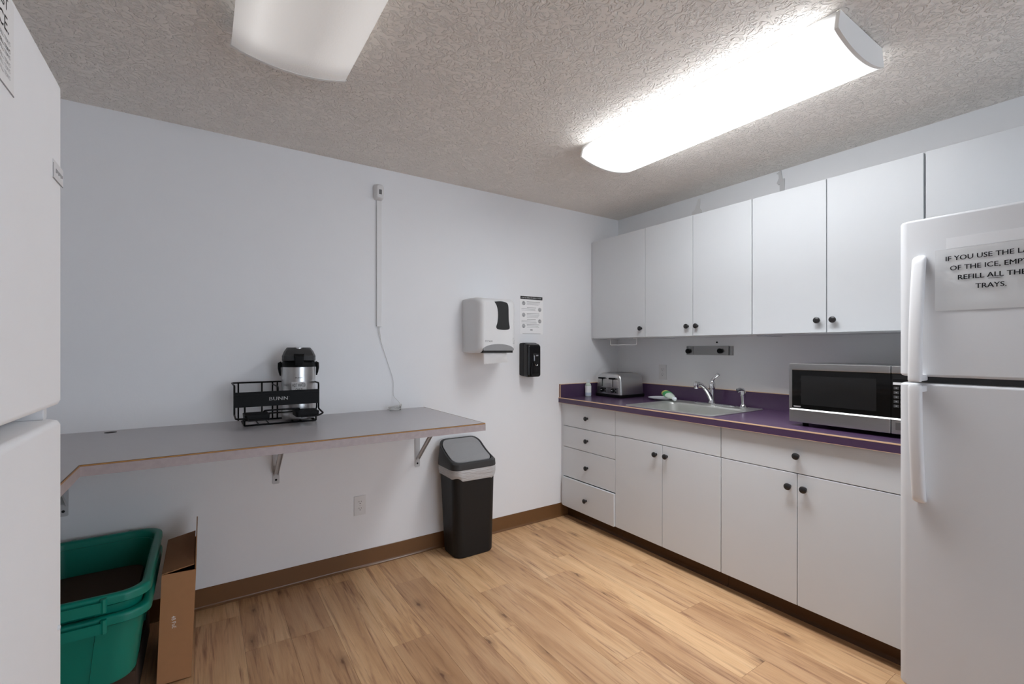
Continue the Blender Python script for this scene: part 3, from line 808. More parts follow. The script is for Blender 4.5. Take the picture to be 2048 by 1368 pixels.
# ================================================================== refrigerators
def fridge(xf, y_left, facing, label, htop, enamel='fridge'):
    """facing -1: front looks to -x (against the right wall); +1: front looks to +x. u runs from the left edge as seen from the front"""
    W, D = 0.71, 0.78
    if facing < 0: P = lambda u, d, z: (xf + d, y_left - u, z)
    else: P = lambda u, d, z: (xf - d, y_left + u, z)
    c = P(W / 2, D / 2, 0)
    t = thing('refrigerator', c, label, 'refrigerator', 'refrigerators')
    def rb(name, u0, u1, d0, d1, z0, z1, m, parent, bev=0.0, seg=2):
        p, q = P(u0, d0, z0), P(u1, d1, z1)
        return bx(name, p[0], q[0], p[1], q[1], z0, z1, m, parent, bev, seg=seg)
    rb('cabinet', 0.004, W - 0.004, 0.082, D, 0.055, htop - 0.012, enamel, t, 0.006)
    rb('toe_grille', 0.02, W - 0.02, 0.07, 0.11, 0.012, 0.055, 'gasket', t, 0.003)
    for u in (0.06, W - 0.06):
        for dd in (0.14, D - 0.06):
            obj('foot', lathe(B(), P(u, dd, 0), [(0, 0.02), (0.056, 0.018)], n=12), 'black', t)
    rb('gasket', 0.018, W - 0.018, 0.066, 0.083, 0.065, htop - 0.020, 'gasket', t)
    doors = []
    for z0, z1 in ((1.202, htop), (0.056, 1.178)):
        def dring(ins, z):
            # plan outline: softly rounded front corners, square back
            out = []
            R = 0.027
            for k in range(9):
                a = pi / 2 * k / 8
                out.append((ins + R - R * cos(a), ins + R - R * sin(a)))
            n = 8
            for k in range(1, n):
                u = R + (W - 2 * R) * k / n
                out.append((u, ins))
            for k in range(9):
                a = pi / 2 * k / 8
                out.append((W - ins - R + R * sin(a), ins + R - R * cos(a)))
            out += [(W - ins, 0.066), (ins, 0.066)]
            return [P(q[0], q[1], z) for q in out]
        bm = loft(B(), [dring(0.010, z0), dring(0.003, z0 + 0.003), dring(0.0, z0 + 0.010), dring(0.0, z1 - 0.010), dring(0.003, z1 - 0.003), dring(0.010, z1)])
        doors.append(obj('door', bm, enamel, t, smooth=50))
    # bowed handles: tall, flat-oval bars meeting at the split
    for dr, z_near, z_far in ((doors[0], 1.186, 1.640), (doors[1], 1.174, 0.745)):
        bm = B(); rings = []
        fs = [0, 0.012] + [k / 20 for k in range(1, 19)] + [0.93, 0.955, 0.972, 0.985, 0.994, 1.0]
        n = len(fs) - 1
        for k, f in enumerate(fs):
            z = z_near + (z_far - z_near) * f
            dep = 0.058 - 0.040 * f ** 2.2
            if f > 0.95: dep -= 0.016 * ((f - 0.95) / 0.05) ** 2
            hw, ht = 0.0195, 0.014
            e = 1.0
            if k == 0: e = 0.88
            if f > 0.95: e = max(0.45, (1 - ((f - 0.95) / 0.05) ** 3.2 * 0.8) ** 0.5)
            cu = 0.064 + 0.002 * f
            q = []
            for i_ in range(16):
                a = 2 * pi * i_ / 16
                sx = abs(cos(a)) ** 0.7 * (1 if cos(a) >= 0 else -1)
                sy = abs(sin(a)) ** 0.7 * (1 if sin(a) >= 0 else -1)
                q.append(P(cu + hw * e * sx, -dep + ht * e * sy, z))
            rings.append(q)
        loft(bm, rings)
        s_ = 1 if z_far > z_near else -1
        # mounts: near the split, and at the far end
        p, q = P(0.049, -0.050, z_near + s_ * 0.002), P(0.082, 0.012, z_near + s_ * 0.026)
        box(bm, p[0], q[0], p[1], q[1], p[2], q[2], 0.004)
        p, q = P(0.055, -0.016, z_far - s_ * 0.05), P(0.077, 0.008, z_far - s_ * 0.012)
        box(bm, p[0], q[0], p[1], q[1], p[2], q[2], 0.004)
        obj('handle', bm, 'fridge_handle', dr, smooth=50)
    rb('hinge', W - 0.032, W - 0.012, 0.020, 0.070, 1.178, 1.202, 'fridge_handle', t, 0.002)
    return t, P
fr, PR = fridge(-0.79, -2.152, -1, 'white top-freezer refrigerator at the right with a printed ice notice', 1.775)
fl, PL_ = fridge(-3.17, -2.331, 1, 'white top-freezer refrigerator at the left, seen edge on', 1.781, 'fridge_lit')

# notice on the right refrigerator
t = thing('ice_notice', (-0.791, -2.397, 1.435), 'white printed paper notice about emptying ice, taped to the freezer door', 'notice')
xs = -0.7915
bm = B()
nu, nv = 24, 14
grid = []
for j in range(nv + 1):
    row = []
    for i_ in range(nu + 1):
        yy = -2.258 - 0.279 * i_ / nu; zz = 1.436 + 0.215 * j / nv
        f = i_ / nu
        lift = 0.006 * max(0, 1 - f / 0.10) ** 1.5 + 0.0012 * (1 + sin(i_ * 0.7 + j * 0.9)) * 0.5 + 0.0010 * (1 + sin(j * 1.3)) * 0.5
        row.append(bm.verts.new((xs - lift, yy, zz)))
    grid.append(row)
for j in range(nv):
    for i_ in range(nu):
        bm.faces.new((grid[j][i_], grid[j][i_ + 1], grid[j + 1][i_ + 1], grid[j + 1][i_]))
bmesh.ops.solidify(bm, geom=list(bm.faces), thickness=0.0003)
obj('sheet', bm, 'paper', t, smooth=80)
xt = -0.7952
rt, up = (0, -1, 0), (0, 0, 1)
for s, z in (('IF YOU USE THE LAST', 1.609), ('OF THE ICE, EMPTY', 1.575)):
    text(s, (xt, -2.397, z), rt, up, 0.0165, 'ink', t, width=0.223 if s[0] == 'I' else 0.200, align='c', bold=0.03)
text('REFILL ALL THE', (xt, -2.397, 1.541), rt, up, 0.0165, 'ink', t, width=0.160, align='c', bold=0.045)
text('TRAYS.', (xt, -2.397, 1.507), rt, up, 0.0165, 'ink', t, width=0.073, align='c', bold=0.03)
bx('underline', xt, xt + 0.0003, -2.424, -2.391, 1.5365, 1.5378, 'ink', t)
tp = obj('tape', box(B(), -0.7912, -0.7899, -2.52, -2.286, 1.652, 1.690, 0.0), 'tape', t)

# notice on the left refrigerator (only its right margin is in view)
t = thing('notice_sheet', (-3.169, -2.0, 1.64), 'white notice with dark lettering at the top of the left refrigerator', 'notice')
bx('sheet', -3.1700, -3.1695, -2.17, -1.894, 1.643, 1.80 - 0.035, 'paper', t)
bx('bottom_edge', -3.1695, -3.1692, -2.17, -1.894, 1.6425, 1.6445, 'ink_grey', t)
xn = -3.1692
rt2 = (0, 1, 0)
text('USE LAST', (xn, -1.917, 1.744), rt2, up, 0.016, 'ink', t, align='r')
text('OF THE ICE.', (xn, -1.914, 1.716), rt2, up, 0.020, 'ink', t, align='r')
for z, k_ in ((1.703, 'ink_grey'), (1.693, 'ink'), (1.685, 'ink_grey'), (1.675, 'ink_grey'), (1.667, 'ink_pale'), (1.658, 'ink_pale')):
    text('PLEASE REFILL TRAYS', (xn, -1.909, z), rt2, up, 0.0055, k_, t, align='r')
t = thing('name_plate', (-3.169, -1.66, 1.598), 'small white name plate near the freezer door edge of the left refrigerator', 'name plate')
bx('plate', -3.1700, -3.1688, -1.698, -1.632, 1.596, 1.628, 'fridge_handle', t, 0.0004)
bx('plate_edge', -3.1690, -3.1686, -1.6985, -1.6965, 1.5965, 1.622, 'ink_grey', t)
bx('plate_edge', -3.1690, -3.1686, -1.697, -1.634, 1.5955, 1.5972, 'ink_grey', t)
for k_ in range(6):
    bx('print_mark', -3.1688, -3.1685, -1.682 + k_ * 0.008, -1.677 + k_ * 0.008, 1.609 + 0.002 * (k_ % 2), 1.616, 'ink_grey', t)
tag(obj('door_dot', lathe(B(), (-3.1705, -1.661, 0.81), [(0, 0.0045), (0.002, 0.0045), (0.0035, 0.003)], 'x', 14), 'capwhite', loc=(-3.17, -1.658, 0.81)), 'tiny round white dot on the lower door of the left refrigerator', 'door_dot')  # small raised white disc near the door edge

# ================================================================== L-shaped grey shelf on the back and left wall
SZ, SB = 0.928, 0.8905
XE, YFr, XW, YW = -1.774, -0.776, -3.286, -1.585
sh = thing('wall_shelf', (-2.8, -0.4, SB), 'grey laminate L-shaped shelf with tan edge lines along the back wall', 'shelf')
out = [(XE, 0.0), (XL, 0.0), (XL, YW), (XW, YW), (XW, YFr), (XE, YFr)]
def inset(e): return [(XE - e, 0.0), (XL, 0.0), (XL, YW), (XW - e, YW), (XW - e, YFr + e), (XE - e, YFr + e)]
def flat(bm, o2, z0, z1): return loft(bm, [[(q[0], q[1], z0) for q in o2], [(q[0], q[1], z1) for q in o2]])
obj('board', flat(B(), inset(0.003), SB, SZ), 'shelf', sh, smooth=0)
def edge(name, z0, z1, e, m):
    bm = B()
    box(bm, XW, XE + e, YFr - e, YFr + 0.003, z0, z1)
    box(bm, XE - 0.003, XE + e, YFr + 0.003, -0.0005, z0, z1)
    box(bm, XW - 0.003, XW + e, YW, YFr - e, z0, z1)
    obj(name, bm, m, sh, smooth=0)
edge('front_edge', SB, SZ - 0.0052, 0.0, 'shelf_edge')
edge('edge_line', SZ - 0.0052, SZ - 0.0040, 0.0003, 'oakdark')
edge('edge_line', SZ - 0.0040, SZ - 0.0012, 0.0006, 'oaktan')
edge('edge_line', SZ - 0.0012, SZ + 0.0004, 0.0003, 'oakdark')
bx('corner_line', XE, XE + 0.0008, YFr - 0.0008, YFr + 0.004, SB, SZ - 0.0052, 'oakdark', sh)
obj('grommet', lathe(B(), (-3.30, -0.068, SZ - 0.001), [(0, 0.022), (0.002, 0.022), (0.0022, 0.018)], n=20), 'slot', sh)['label'] = 'small dark cable grommet'

def shelf_bracket(cx, zb, label, out_y=-0.32):
    t = thing('shelf_bracket', (cx, 0, zb), label, 'bracket', 'grey brackets under the shelf')
    wv = 0.0165
    o2 = [(cx - wv, SB), (cx - wv, zb + 0.004), (cx - wv + 0.004, zb), (cx + wv - 0.004, zb), (cx + wv, zb + 0.004), (cx + wv, SB)]
    obj('wall_plate', prism(B(), o2, 'y', -0.005, 0.0), 'bracket', t, smooth=0)
    bx('arm', cx - wv, cx + wv, out_y - 0.06, -0.005, SB - 0.005, SB, 'bracket', t)
    # channel brace from the foot of the plate to the arm
    a, c = Vector((cx, -0.006, zb + 0.055)), Vector((cx, out_y, SB - 0.005))
    d = (c - a).normalized(); nrm = Vector((0, -d.z, d.y))
    bm = B()
    for dx0, dx1, n0, n1 in ((-0.011, 0.011, -0.0015, 0.0015), (-0.011, -0.009, 0, 0.012), (0.009, 0.011, 0, 0.012)):
        vs = [[tuple(p + Vector((dx, 0, 0)) + nrm * nn) for dx, nn in ((dx0, n0), (dx1, n0), (dx1, n1), (dx0, n1))] for p in (a, c)]
        loft(bm, vs)
    obj('brace', bm, 'bracket', t, smooth=0)
    obj('screw_hole', lathe(B(), (cx, -0.0045, zb + 0.022), [(0, 0.006), (0.0012, 0.006)], 'y', 12, -1), 'slot', t)
shelf_bracket(-1.820, 0.551, 'shelf bracket beside the black bin at the right end of the shelf')
shelf_bracket(-2.628, 0.573, 'shelf bracket on the back wall below the coffee rack')
shelf_bracket(-3.466, 0.566, 'shelf bracket at the left, half hidden by the refrigerator')

# ================================================================== rack and airpot on the shelf
t = thing('airpot_rack', (-2.63, -0.2, SZ), 'black wire airpot rack with a lettered front panel on the grey shelf', 'rack')
r0 = 0.0042
x0, x1, yb, yf = -2.790, -2.468, -0.045, -0.225
X0, X1 = -2.833, -2.460
zb = SZ + r0
def wire(name, pts, r=r0, fil=0.012): return obj(name, tube(B(), round_path(pts, fil), r, 8), 'blackwire', t)
wire('base_frame', [(x0, -0.135, zb), (x0, yf, zb), (x1, yf, zb), (x1, yb, zb), (x0, yb, zb), (x0, -0.135, zb)])
xm0, xm1 = -2.685, -2.575
for xx in (x0 + 0.06, xm0, xm1, x1 - 0.07):
    wire('base_wire', [(xx, yf, zb + 0.002), (xx, yb, zb + 0.002)], 0.003)
# top ring behind and at the sides, dropping to the panel in front
wire('top_rail', [(X0, -0.247, 1.030), (X0, -0.247, 1.127), (X0, -0.030, 1.127), (X1, -0.030, 1.127), (X1, -0.247, 1.127), (X1, -0.247, 1.026)])
for xx in (X0 + 0.028, X0 + 0.135, X0 + 0.185, X1 - 0.165, X1 - 0.04):
    wire('upright', [(xx, -0.032, 1.125), (xx, -0.032, zb)], 0.0038)
for xx in (x0, x1):
    wire('upright', [(xx, yf, zb), (xx, yf, 0.992), (xx, -0.24, 1.000), (xx, -0.24, 1.03)], 0.004)
wire('divider', [(-2.648, -0.247, 1.06), (-2.648, -0.247, 1.115), (-2.648, -0.03, 1.115)], 0.0035)
pn = bx('front_panel', X0 - 0.004, X1 + 0.002, -0.254, -0.249, 1.0235, 1.0955, 'black', t, 0.001)
bx('panel_lip', X0 - 0.004, X1 + 0.002, -0.258, -0.254, 1.081, 1.0835, 'blackwire', pn)
text('BUNN', (-2.646, -0.2555, 1.050), (1, 0, 0), up, 0.0175, 'white_print', pn, width=0.082, align='c', bold=0.03, spacing=1.12)
text('®', (-2.602, -0.2555, 1.062), (1, 0, 0), up, 0.004, 'panel', pn)
# drip-tray shelf wires and two drip trays
wire('tray_rail', [(X0, -0.247, 1.03), (X0, -0.247, 0.988), (X0, -0.36, 0.984), (x0 + 0.004, -0.372, 0.984), (x0 + 0.004, -0.372, 0.975), (-2.70, -0.372, 0.975)])
wire('tray_rail', [(X1, -0.247, 1.03), (X1, -0.247, 0.995), (X1, -0.36, 0.985), (X1 - 0.03, -0.372, 0.975), (-2.565, -0.372, 0.975)])
wire('tray_rail', [(-2.712, -0.25, 0.985), (-2.712, -0.28, 1.006), (-2.555, -0.28, 1.006), (-2.555, -0.25, 0.985)])
wire('tray_rail', [(x0, yf, 0.985), (x1, yf, 0.985)], 0.0035)
for xa, xb in ((-2.800, -2.695), (-2.585, -2.478)):
    bm = B()
    xc, hx = (xa + xb) / 2, (xb - xa) / 2
    loft(bm, [[(q[0], q[1], z) for q in rr(xc, -0.305, hx - i_, 0.062 - i_, 0.012, 3)] for z, i_ in ((0.972, 0.006), (0.974, 0.002), (0.996, 0.0), (0.998, 0.001), (0.998, 0.004), (0.990, 0.006))])
    dt = obj('drip_tray', bm, 'black', t)
    for k_ in range(9):
        bx('grate_bar', xa + 0.006, xb - 0.006, -0.355 + k_ * 0.0122, -0.351 + k_ * 0.0122, 0.991, 0.9965, 'blackwire', dt)
for s_, xx in ((-1, x0), (1, x1)):
    pass

ac = (-2.537, -0.140)
za = SZ + 0.012
t = thing('airpot', (ac[0], ac[1], za), 'stainless steel airpot with black pump lid standing in the wire rack', 'airpot')
obj('body', lathe(B(), (ac[0], ac[1], za), [(0, 0.074), (0.002, 0.079), (0.010, 0.081), (0.030, 0.081), (0.032, 0.0795), (0.036, 0.081), (0.268, 0.081), (0.270, 0.080)], n=48), 'steel_v', t)
obj('collar', lathe(B(), (ac[0], ac[1], za + 0.268), [(0, 0.0825), (0.004, 0.083), (0.012, 0.083), (0.020, 0.080), (0.030, 0.077), (0.034, 0.074)], n=40), 'black', t)
fa = math.atan2(-2.7875 - ac[1], -2.9576 - ac[0]) + 0.02      # the front of the pot faces into the room
fx, fy = cos(fa), sin(fa); sx_, sy_ = -fy, fx
def hp(a, c, z): return (ac[0] + sx_ * a + fx * c, ac[1] + sy_ * a + fy * c, z)
zt = za + 0.300
rings = []
for z, hw, f0, f1 in ((0, 0.077, -0.072, 0.078), (0.004, 0.079, -0.074, 0.082), (0.026, 0.079, -0.074, 0.084), (0.0265, 0.0785, -0.0735, 0.083), (0.050, 0.069, -0.066, 0.068), (0.066, 0.058, -0.058, 0.050), (0.069, 0.054, -0.055, 0.044)):
    rings.append([hp(q[0], q[1], zt + z) for q in rr(0, (f0 + f1) / 2, hw, (f1 - f0) / 2, 0.034, 2)])
obj('pump_lid', loft(B(), rings), 'lid', t, smooth=25)
obj('spout', loft(B(), [[hp(q[0], q[1], zt + z) for q in rr(0, f, hw, 0.02, 0.006, 2)] for z, f, hw in ((-0.022, 0.078, 0.016), (-0.004, 0.082, 0.020), (0.022, 0.080, 0.022), (0.036, 0.066, 0.024))]), 'black', t, smooth=25)
obj('push_button', loft(B(), [[hp(q[0], q[1], zt + z) for q in rr(0, f, 0.018, 0.020, 0.015, 4)] for z, f in ((0.055, 0.034), (0.0685, 0.034), (0.0715, 0.030))]), 'silver_label', t)
for s_ in (-1, 1):
    bm = B()
    pts = [hp(s_ * a, 0.0, za + z) for a, z in ((0.080, 0.290), (0.090, 0.286), (0.0915, 0.262), (0.089, 0.240), (0.086, 0.222))]
    tube(bm, pts, 0.006, 8, radii=[0.008, 0.009, 0.0075, 0.006, 0.003])
    obj('handle_ear', bm, 'black', t)
pts = [hp(0.088 * sin(a), -0.088 * cos(a) * 0.98, za + 0.276 - 0.02 * cos(a)) for a in [(-80 + 160 * k / 16) * pi / 180 for k in range(17)]]
obj('carry_handle', tube(B(), pts, 0.0045, 8), 'black', t)
# handwritten label, curved round the body
lb = B(); ang = 0.036 / 0.0815
rows = []
for z in (za + 0.142, za + 0.193):
    rows.append([(ac[0] + 0.0815 * cos(fa - ang + 2 * ang * k / 10), ac[1] + 0.0815 * sin(fa - ang + 2 * ang * k / 10), z) for k in range(11)])
rows = [[lb.verts.new(p) for p in r_] for r_ in rows]
for k in range(10): lb.faces.new((rows[0][k], rows[0][k + 1], rows[1][k + 1], rows[1][k]))
bmesh.ops.solidify(lb, geom=list(lb.faces), thickness=-0.0004)
lab = obj('label', lb, 'paper', t)
wr = (ac, 0.0826, fa)
text('HOT WATER', (0, 0, za + 0.168), (1, 0, 0), up, 0.0175, 'ink', lab, width=0.064, align='c', wrap=wr)
text('ONLY', (0, 0, za + 0.147), (1, 0, 0), up, 0.0145, 'ink', lab, width=0.032, align='c', wrap=wr)
text('BUNN', (0, 0, za + 0.211), (1, 0, 0), up, 0.008, 'ink', t, width=0.034, align='c', wrap=(ac, 0.0816, fa))

# ================================================================== bin beside the shelf
t = thing('swing_bin', (-1.54, -0.15, 0), 'black swing-top bin with a white liner below the shelf end', 'bin')
def prr(cx, cy, hx, hy, r, z, nc=6): return [(q[0], q[1], z) for q in rr(cx, cy, hx, hy, r, nc)]
bm = B()
C0, C1 = (-1.523, -0.132), (-1.546, -0.157)
rings = []
for f, z, e in ((0, 0.0, -0.012), (0.004, 0.003, -0.003), (0.02, 0.012, 0.0), (0.25, 0.14, 0), (0.5, 0.28, 0), (0.75, 0.42, 0), (1.0, 0.555, 0)):
    cx = C0[0] + (C1[0] - C0[0]) * f; cy = C0[1] + (C1[1] - C0[1]) * f
    rings.append(prr(cx, cy, 0.138 + 0.012 * f + e, 0.105 + 0.020 * f + e, 0.055, z))
obj('body', loft(bm, rings), 'charcoal', t)
rg = random.Random(3)
bm = B(); rings = []
for z, e in ((0.500, 0.0035), (0.512, 0.006), (0.528, 0.008), (0.545, 0.0075), (0.562, 0.006), (0.570, 0.003)):
    f = z / 0.555
    cx = C0[0] + (C1[0] - C0[0]) * f; cy = C0[1] + (C1[1] - C0[1]) * f
    ring_ = prr(cx, cy, 0.138 + 0.012 * f + e, 0.105 + 0.020 * f + e, 0.055, z, 10)
    out = []
    for k, p in enumerate(ring_):
        a = 2 * pi * k / len(ring_)
        dz = (0.010 * sin(2 * a + 0.6) + 0.005 * sin(5 * a) + rg.uniform(-0.002, 0.002)) if z < 0.54 else 0
        w_ = 1 + rg.uniform(-0.006, 0.006)
        out.append((cx + (p[0] - cx) * w_, cy + (p[1] - cy) * w_, p[2] + dz * (1 if z < 0.52 else 0.4)))
    rings.append(out)
obj('liner', loft(bm, rings, False, False), 'bag', t)
LC = (-1.548, -0.158)
yb_, yf_ = -0.035, -0.285
def ztop(y):
    tt = min(1, max(0, (yb_ - y) / (yb_ - yf_)))
    return 0.716 - 0.112 * (1 - (1 - tt) ** 1.7)
def lid_ring(hx, hy, r, dz, flat_z=None, cyo=0.0):
    return [(q[0], q[1], flat_z if flat_z is not None else ztop(q[1]) + dz) for q in
            [p for p in dense(rr(LC[0], LC[1] + cyo, hx, hy, r, 6))]]
def dense(o2, n=5):
    out = []
    for a, c in zip(o2, o2[1:] + o2[:1]):
        L_ = math.hypot(c[0] - a[0], c[1] - a[1])
        k = n if L_ > 0.05 else 1
        for i_ in range(k): out.append((a[0] + (c[0] - a[0]) * i_ / k, a[1] + (c[1] - a[1]) * i_ / k))
    return out
bm = loft(B(), [lid_ring(0.158, 0.131, 0.055, 0, 0.562), lid_ring(0.160, 0.133, 0.056, 0, 0.566), lid_ring(0.158, 0.131, 0.056, 0, 0.598),
                lid_ring(0.151, 0.125, 0.056, -0.003), lid_ring(0.148, 0.122, 0.055, 0.0), lid_ring(0.141, 0.115, 0.052, 0.0, None, 0.003), lid_ring(0.139, 0.113, 0.052, -0.006, None, 0.003)], cap0=False, cap1=False)
lid = obj('lid', bm, 'lid', t, smooth=45)
# swing door: a grid following the slope
rings = [lid_ring(0.135, 0.108, 0.050, -0.006, None, 0.006), lid_ring(0.134, 0.107, 0.049, 0.001, None, 0.006)]
for s_ in (0.8, 0.55, 0.3, 0.05):
    rings.append([(LC[0] + (q[0] - LC[0]) * s_, LC[1] + (q[1] - LC[1]) * s_, ztop(LC[1] + (q[1] - LC[1]) * s_) + 0.002) for q in dense(rr(LC[0], LC[1] + 0.006, 0.134, 0.107, 0.049, 6))])
obj('swing_door', loft(B(), rings), 'panel', lid, smooth=45)

# ================================================================== totes and cardboard box below the shelf
tb = bx('shade_box', -3.52, -3.16, -0.62, -0.09, 0, 0.128, 'darkbox', None, 0.002, loc=(-3.34, -0.35, 0))  # assumed support, dark where only shade lies under the totes
tag(tb, 'low dark box added in place of the shade beneath the green totes', 'box')
def tote(zr, zb, label):
    """rim top at zr, floor at zb"""
    cx, cy = -3.330, -0.388
    hx, hy = 0.219, 0.342
    t = thing('storage_tote', (cx, cy, zb), label, 'tote', 'green totes nested under the shelf')
    th = 0.004
    bm = B()
    H = zr - zb
    def R_(e, z, r=0.07): return prr(cx, cy, hx - e, hy - e, r, z, 6)
    taper = lambda z: 0.027 + 0.045 * (zr - z) / 0.42
    zz = [zb, zb + 0.01, zb + 0.12, zb + 0.24, zr - 0.03]
    rings = [R_(taper(zb) + 0.02, zb), R_(taper(zb + 0.01), zb + 0.01)] + [R_(taper(z), z) for z in zz[2:]]
    rings += [R_(taper(z) + th, z) for z in zz[::-1][:-1]] + [R_(taper(zb) + 0.02, zb + th)]
    loft(bm, rings)
    body = obj('body', bm, 'green', t, smooth=40)
    # raised corner panels on the sides
    for sx in (-1, 1):
        for sy in (-1, 1):
            bm = B(); rg_ = []
            for z in (zb + 0.02, zr - 0.045):
                e = taper(z) - 0.005
                pts = []
                r = 0.07
                pts.append((cx + sx * (hx - e - 0.12), cy + sy * (hy - e)))
                for k in range(7):
                    a = pi / 2 * (1 - k / 6)
                    pts.append((cx + sx * (hx - e - r + r * cos(a)), cy + sy * (hy - e - r + r * sin(a))))
                pts.append((cx + sx * (hx - e), cy + sy * (hy - e - 0.19)))
                inn = [(cx + (p[0] - cx) * 0.965, cy + (p[1] - cy) * 0.975) for p in pts[::-1]]
                rg_.append([(p[0], p[1], z) for p in pts + inn])
            loft(bm, rg_)
            obj('rib_panel', bm, 'green', body, smooth=40)
    # rolled rim
    bm = B()
    prof = [(0.026, -0.034), (0.022, -0.032), (0.004, -0.034), (0.0, -0.030), (0.0, -0.010), (0.002, -0.004), (0.007, 0.0), (0.019, 0.0), (0.025, -0.004), (0.028, -0.010), (0.030, -0.030)]
    P_ = [R_(e, zr + dz, 0.075) for e, dz in prof]
    P_.append(P_[0])
    V = [[bm.verts.new(p) for p in r] for r in P_[:-1]]; V.append(V[0])
    n = len(V[0])
    for a, c in zip(V, V[1:]):
        for k in range(n): bm.faces.new((a[k], a[(k + 1) % n], c[(k + 1) % n], c[k]))
    obj('rim', bm, 'green', t, smooth=40)
    # hand-hold at both ends: a stepped outer loop round a recess
    for sy in (-1, 1):
        bm = B()
        ye = cy + sy * hy
        A_ = [(cx - 0.098, ye - sy * 0.002), (cx - 0.090, ye + sy * 0.016), (cx + 0.090, ye + sy * 0.016), (cx + 0.098, ye - sy * 0.002),
              (cx + 0.092, ye - sy * 0.002), (cx + 0.082, ye + sy * 0.010), (cx - 0.082, ye + sy * 0.010), (cx - 0.092, ye - sy * 0.002)]
        loft(bm, [[(q[0], q[1], z) for q in A_] for z in (zr - 0.046, zr - 0.012)])
        for s in (-1, 1):
            tube(bm, [(cx + s * 0.096, ye - sy * 0.001 + sy * 0.006, zr - 0.050), (cx + s * 0.096, ye + sy * 0.006, zr - 0.004)], 0.009, 8)
        obj('grip', bm, 'green', t, smooth=40)
    return t
tote(0.398, 0.128, 'lower green plastic tote, holding another tote nested inside it')
tote(0.468, 0.198, 'upper green plastic tote, empty and nested into the lower one')
# cardboard lying in the tote
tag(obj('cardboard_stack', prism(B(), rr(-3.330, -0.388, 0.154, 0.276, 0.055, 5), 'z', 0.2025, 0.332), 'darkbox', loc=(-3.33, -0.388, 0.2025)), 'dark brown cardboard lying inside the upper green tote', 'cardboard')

# tall cardboard carton with open flaps
t = thing('cardboard_box', (-3.05, -0.35, 0), 'tall narrow brown cardboard box with open flaps beside the green totes', 'box')
lean = Matrix.Rotation(radians(2.2), 4, 'Y')
piv = Vector((-2.995, -0.35, 0.0))
def leaned(bm):
    for v in bm.verts:
        v.co = piv + lean @ (v.co - piv)
    return bm
bw0, bw1, by0, by1, bh, th = -3.105, -2.995, -0.556, -0.165, 0.425, 0.004
zl = 0.0045
bm = B()
box(bm, bw0, bw1, by0, by0 + th, zl, bh); box(bm, bw0, bw1, by1 - th, by1, zl, bh)
box(bm, bw0, bw0 + th, by0 + th, by1 - th, zl, bh); box(bm, bw1 - th, bw1, by0 + th, by1 - th, zl, bh)
box(bm, bw0 + th, bw1 - th, by0 + th, by1 - th, zl, zl + th)
obj('carton', leaned(bm), 'card', t, smooth=0)
bm = B()
loft(bm, [[(bw0, by0 + 0.002, bh), (bw0, by1, bh), (bw0 + 0.002, by1, bh + 0.004), (bw0 + 0.002, by0 + 0.002, bh + 0.004)],
          [(bw1 - 0.007, by0 + 0.006, bh + 0.018), (bw1 - 0.007, by1 - 0.006, bh + 0.026), (bw1 - 0.007, by1 - 0.006, bh + 0.030), (bw1 - 0.007, by0 + 0.006, bh + 0.022)]])
obj('flap', leaned(bm), 'card_in', t, smooth=0)
bm = B()
loft(bm, [[(bw1 - th, by0 + 0.004, bh), (bw1, by0 + 0.004, bh), (bw1, by1 - 0.004, bh), (bw1 - th, by1 - 0.004, bh)],
          [(bw1 - th - 0.001, by0 + 0.16, bh + 0.085), (bw1 - 0.001, by0 + 0.16, bh + 0.085), (bw1 - 0.001, by1 - 0.010, bh + 0.095), (bw1 - th - 0.001, by1 - 0.010, bh + 0.095)]])
obj('flap', leaned(bm), 'card', t, smooth=0)
text('48 PoE', (-3.058, by0 - 0.0006, 0.262), (0.038, 0, -1), (1, 0, 0.038), 0.0135, 'white_print', t, width=0.048)

# ================================================================== wall things on the back wall
# motion sensor, raceway, thin cable with coil
t = thing('motion_sensor', (-2.072, 0, 2.25), 'small white motion sensor with grey window high on the back wall', 'sensor')
cx = -2.072
bm = B(); rings = []
for y, e, tz in ((0, 0, 0), (-0.012, 0, 0), (-0.030, 0.002, -0.004), (-0.042, 0.007, -0.012), (-0.047, 0.014, -0.022)):
    rings.append([(q[0], y, q[1]) for q in rr(cx, 2.247 + tz * 0.1, 0.029 - e, 0.047 - e * 0.8, 0.018, 5)])
obj('housing', loft(bm, rings), 'plate_white', t)
bm = B(); rings = []
for z in (2.228, 2.256):
    rings.append([(cx + 0.0265 * sin(a), -0.024 - 0.0245 * cos(a), z) for a in [(-75 + 150 * k / 12) * pi / 180 for k in range(13)]] + [(cx + 0.02, -0.02, z), (cx - 0.02, -0.02, z)])
obj('window', loft(bm, rings), 'sensor_dark', t)
tag(obj('cable_raceway', box(B(), -2.083, -2.053, -0.013, 0, 1.437, 2.199, 0.002), 'plate_white', loc=(-2.068, 0, 1.437)), 'narrow white cable raceway running down the wall below the sensor', 'raceway')
t = thing('cable', (-1.99, -0.05, SZ), 'thin white cable hanging from the raceway to a coil on the shelf', 'cable')
pts = catmull([(-2.072, -0.006, 1.445), (-2.070, -0.006, 1.40), (-2.055, -0.006, 1.345), (-2.015, -0.006, 1.22), (-1.980, -0.006, 1.11), (-1.980, -0.008, 1.03), (-1.976, -0.02, 1.005), (-1.955, -0.040, 0.975), (-1.950, -0.050, 0.955)], 5)
obj('hanging_run', tube(B(), pts, 0.0014, 6), 'cable', t)
pts = catmull([(-2.066, -0.006, 1.445), (-2.064, -0.007, 1.41), (-2.059, -0.006, 1.375), (-2.056, -0.006, 1.348)], 4)
obj('hanging_run', tube(B(), pts, 0.0014, 6), 'cable', t)
bm = B(); rg = random.Random(5)
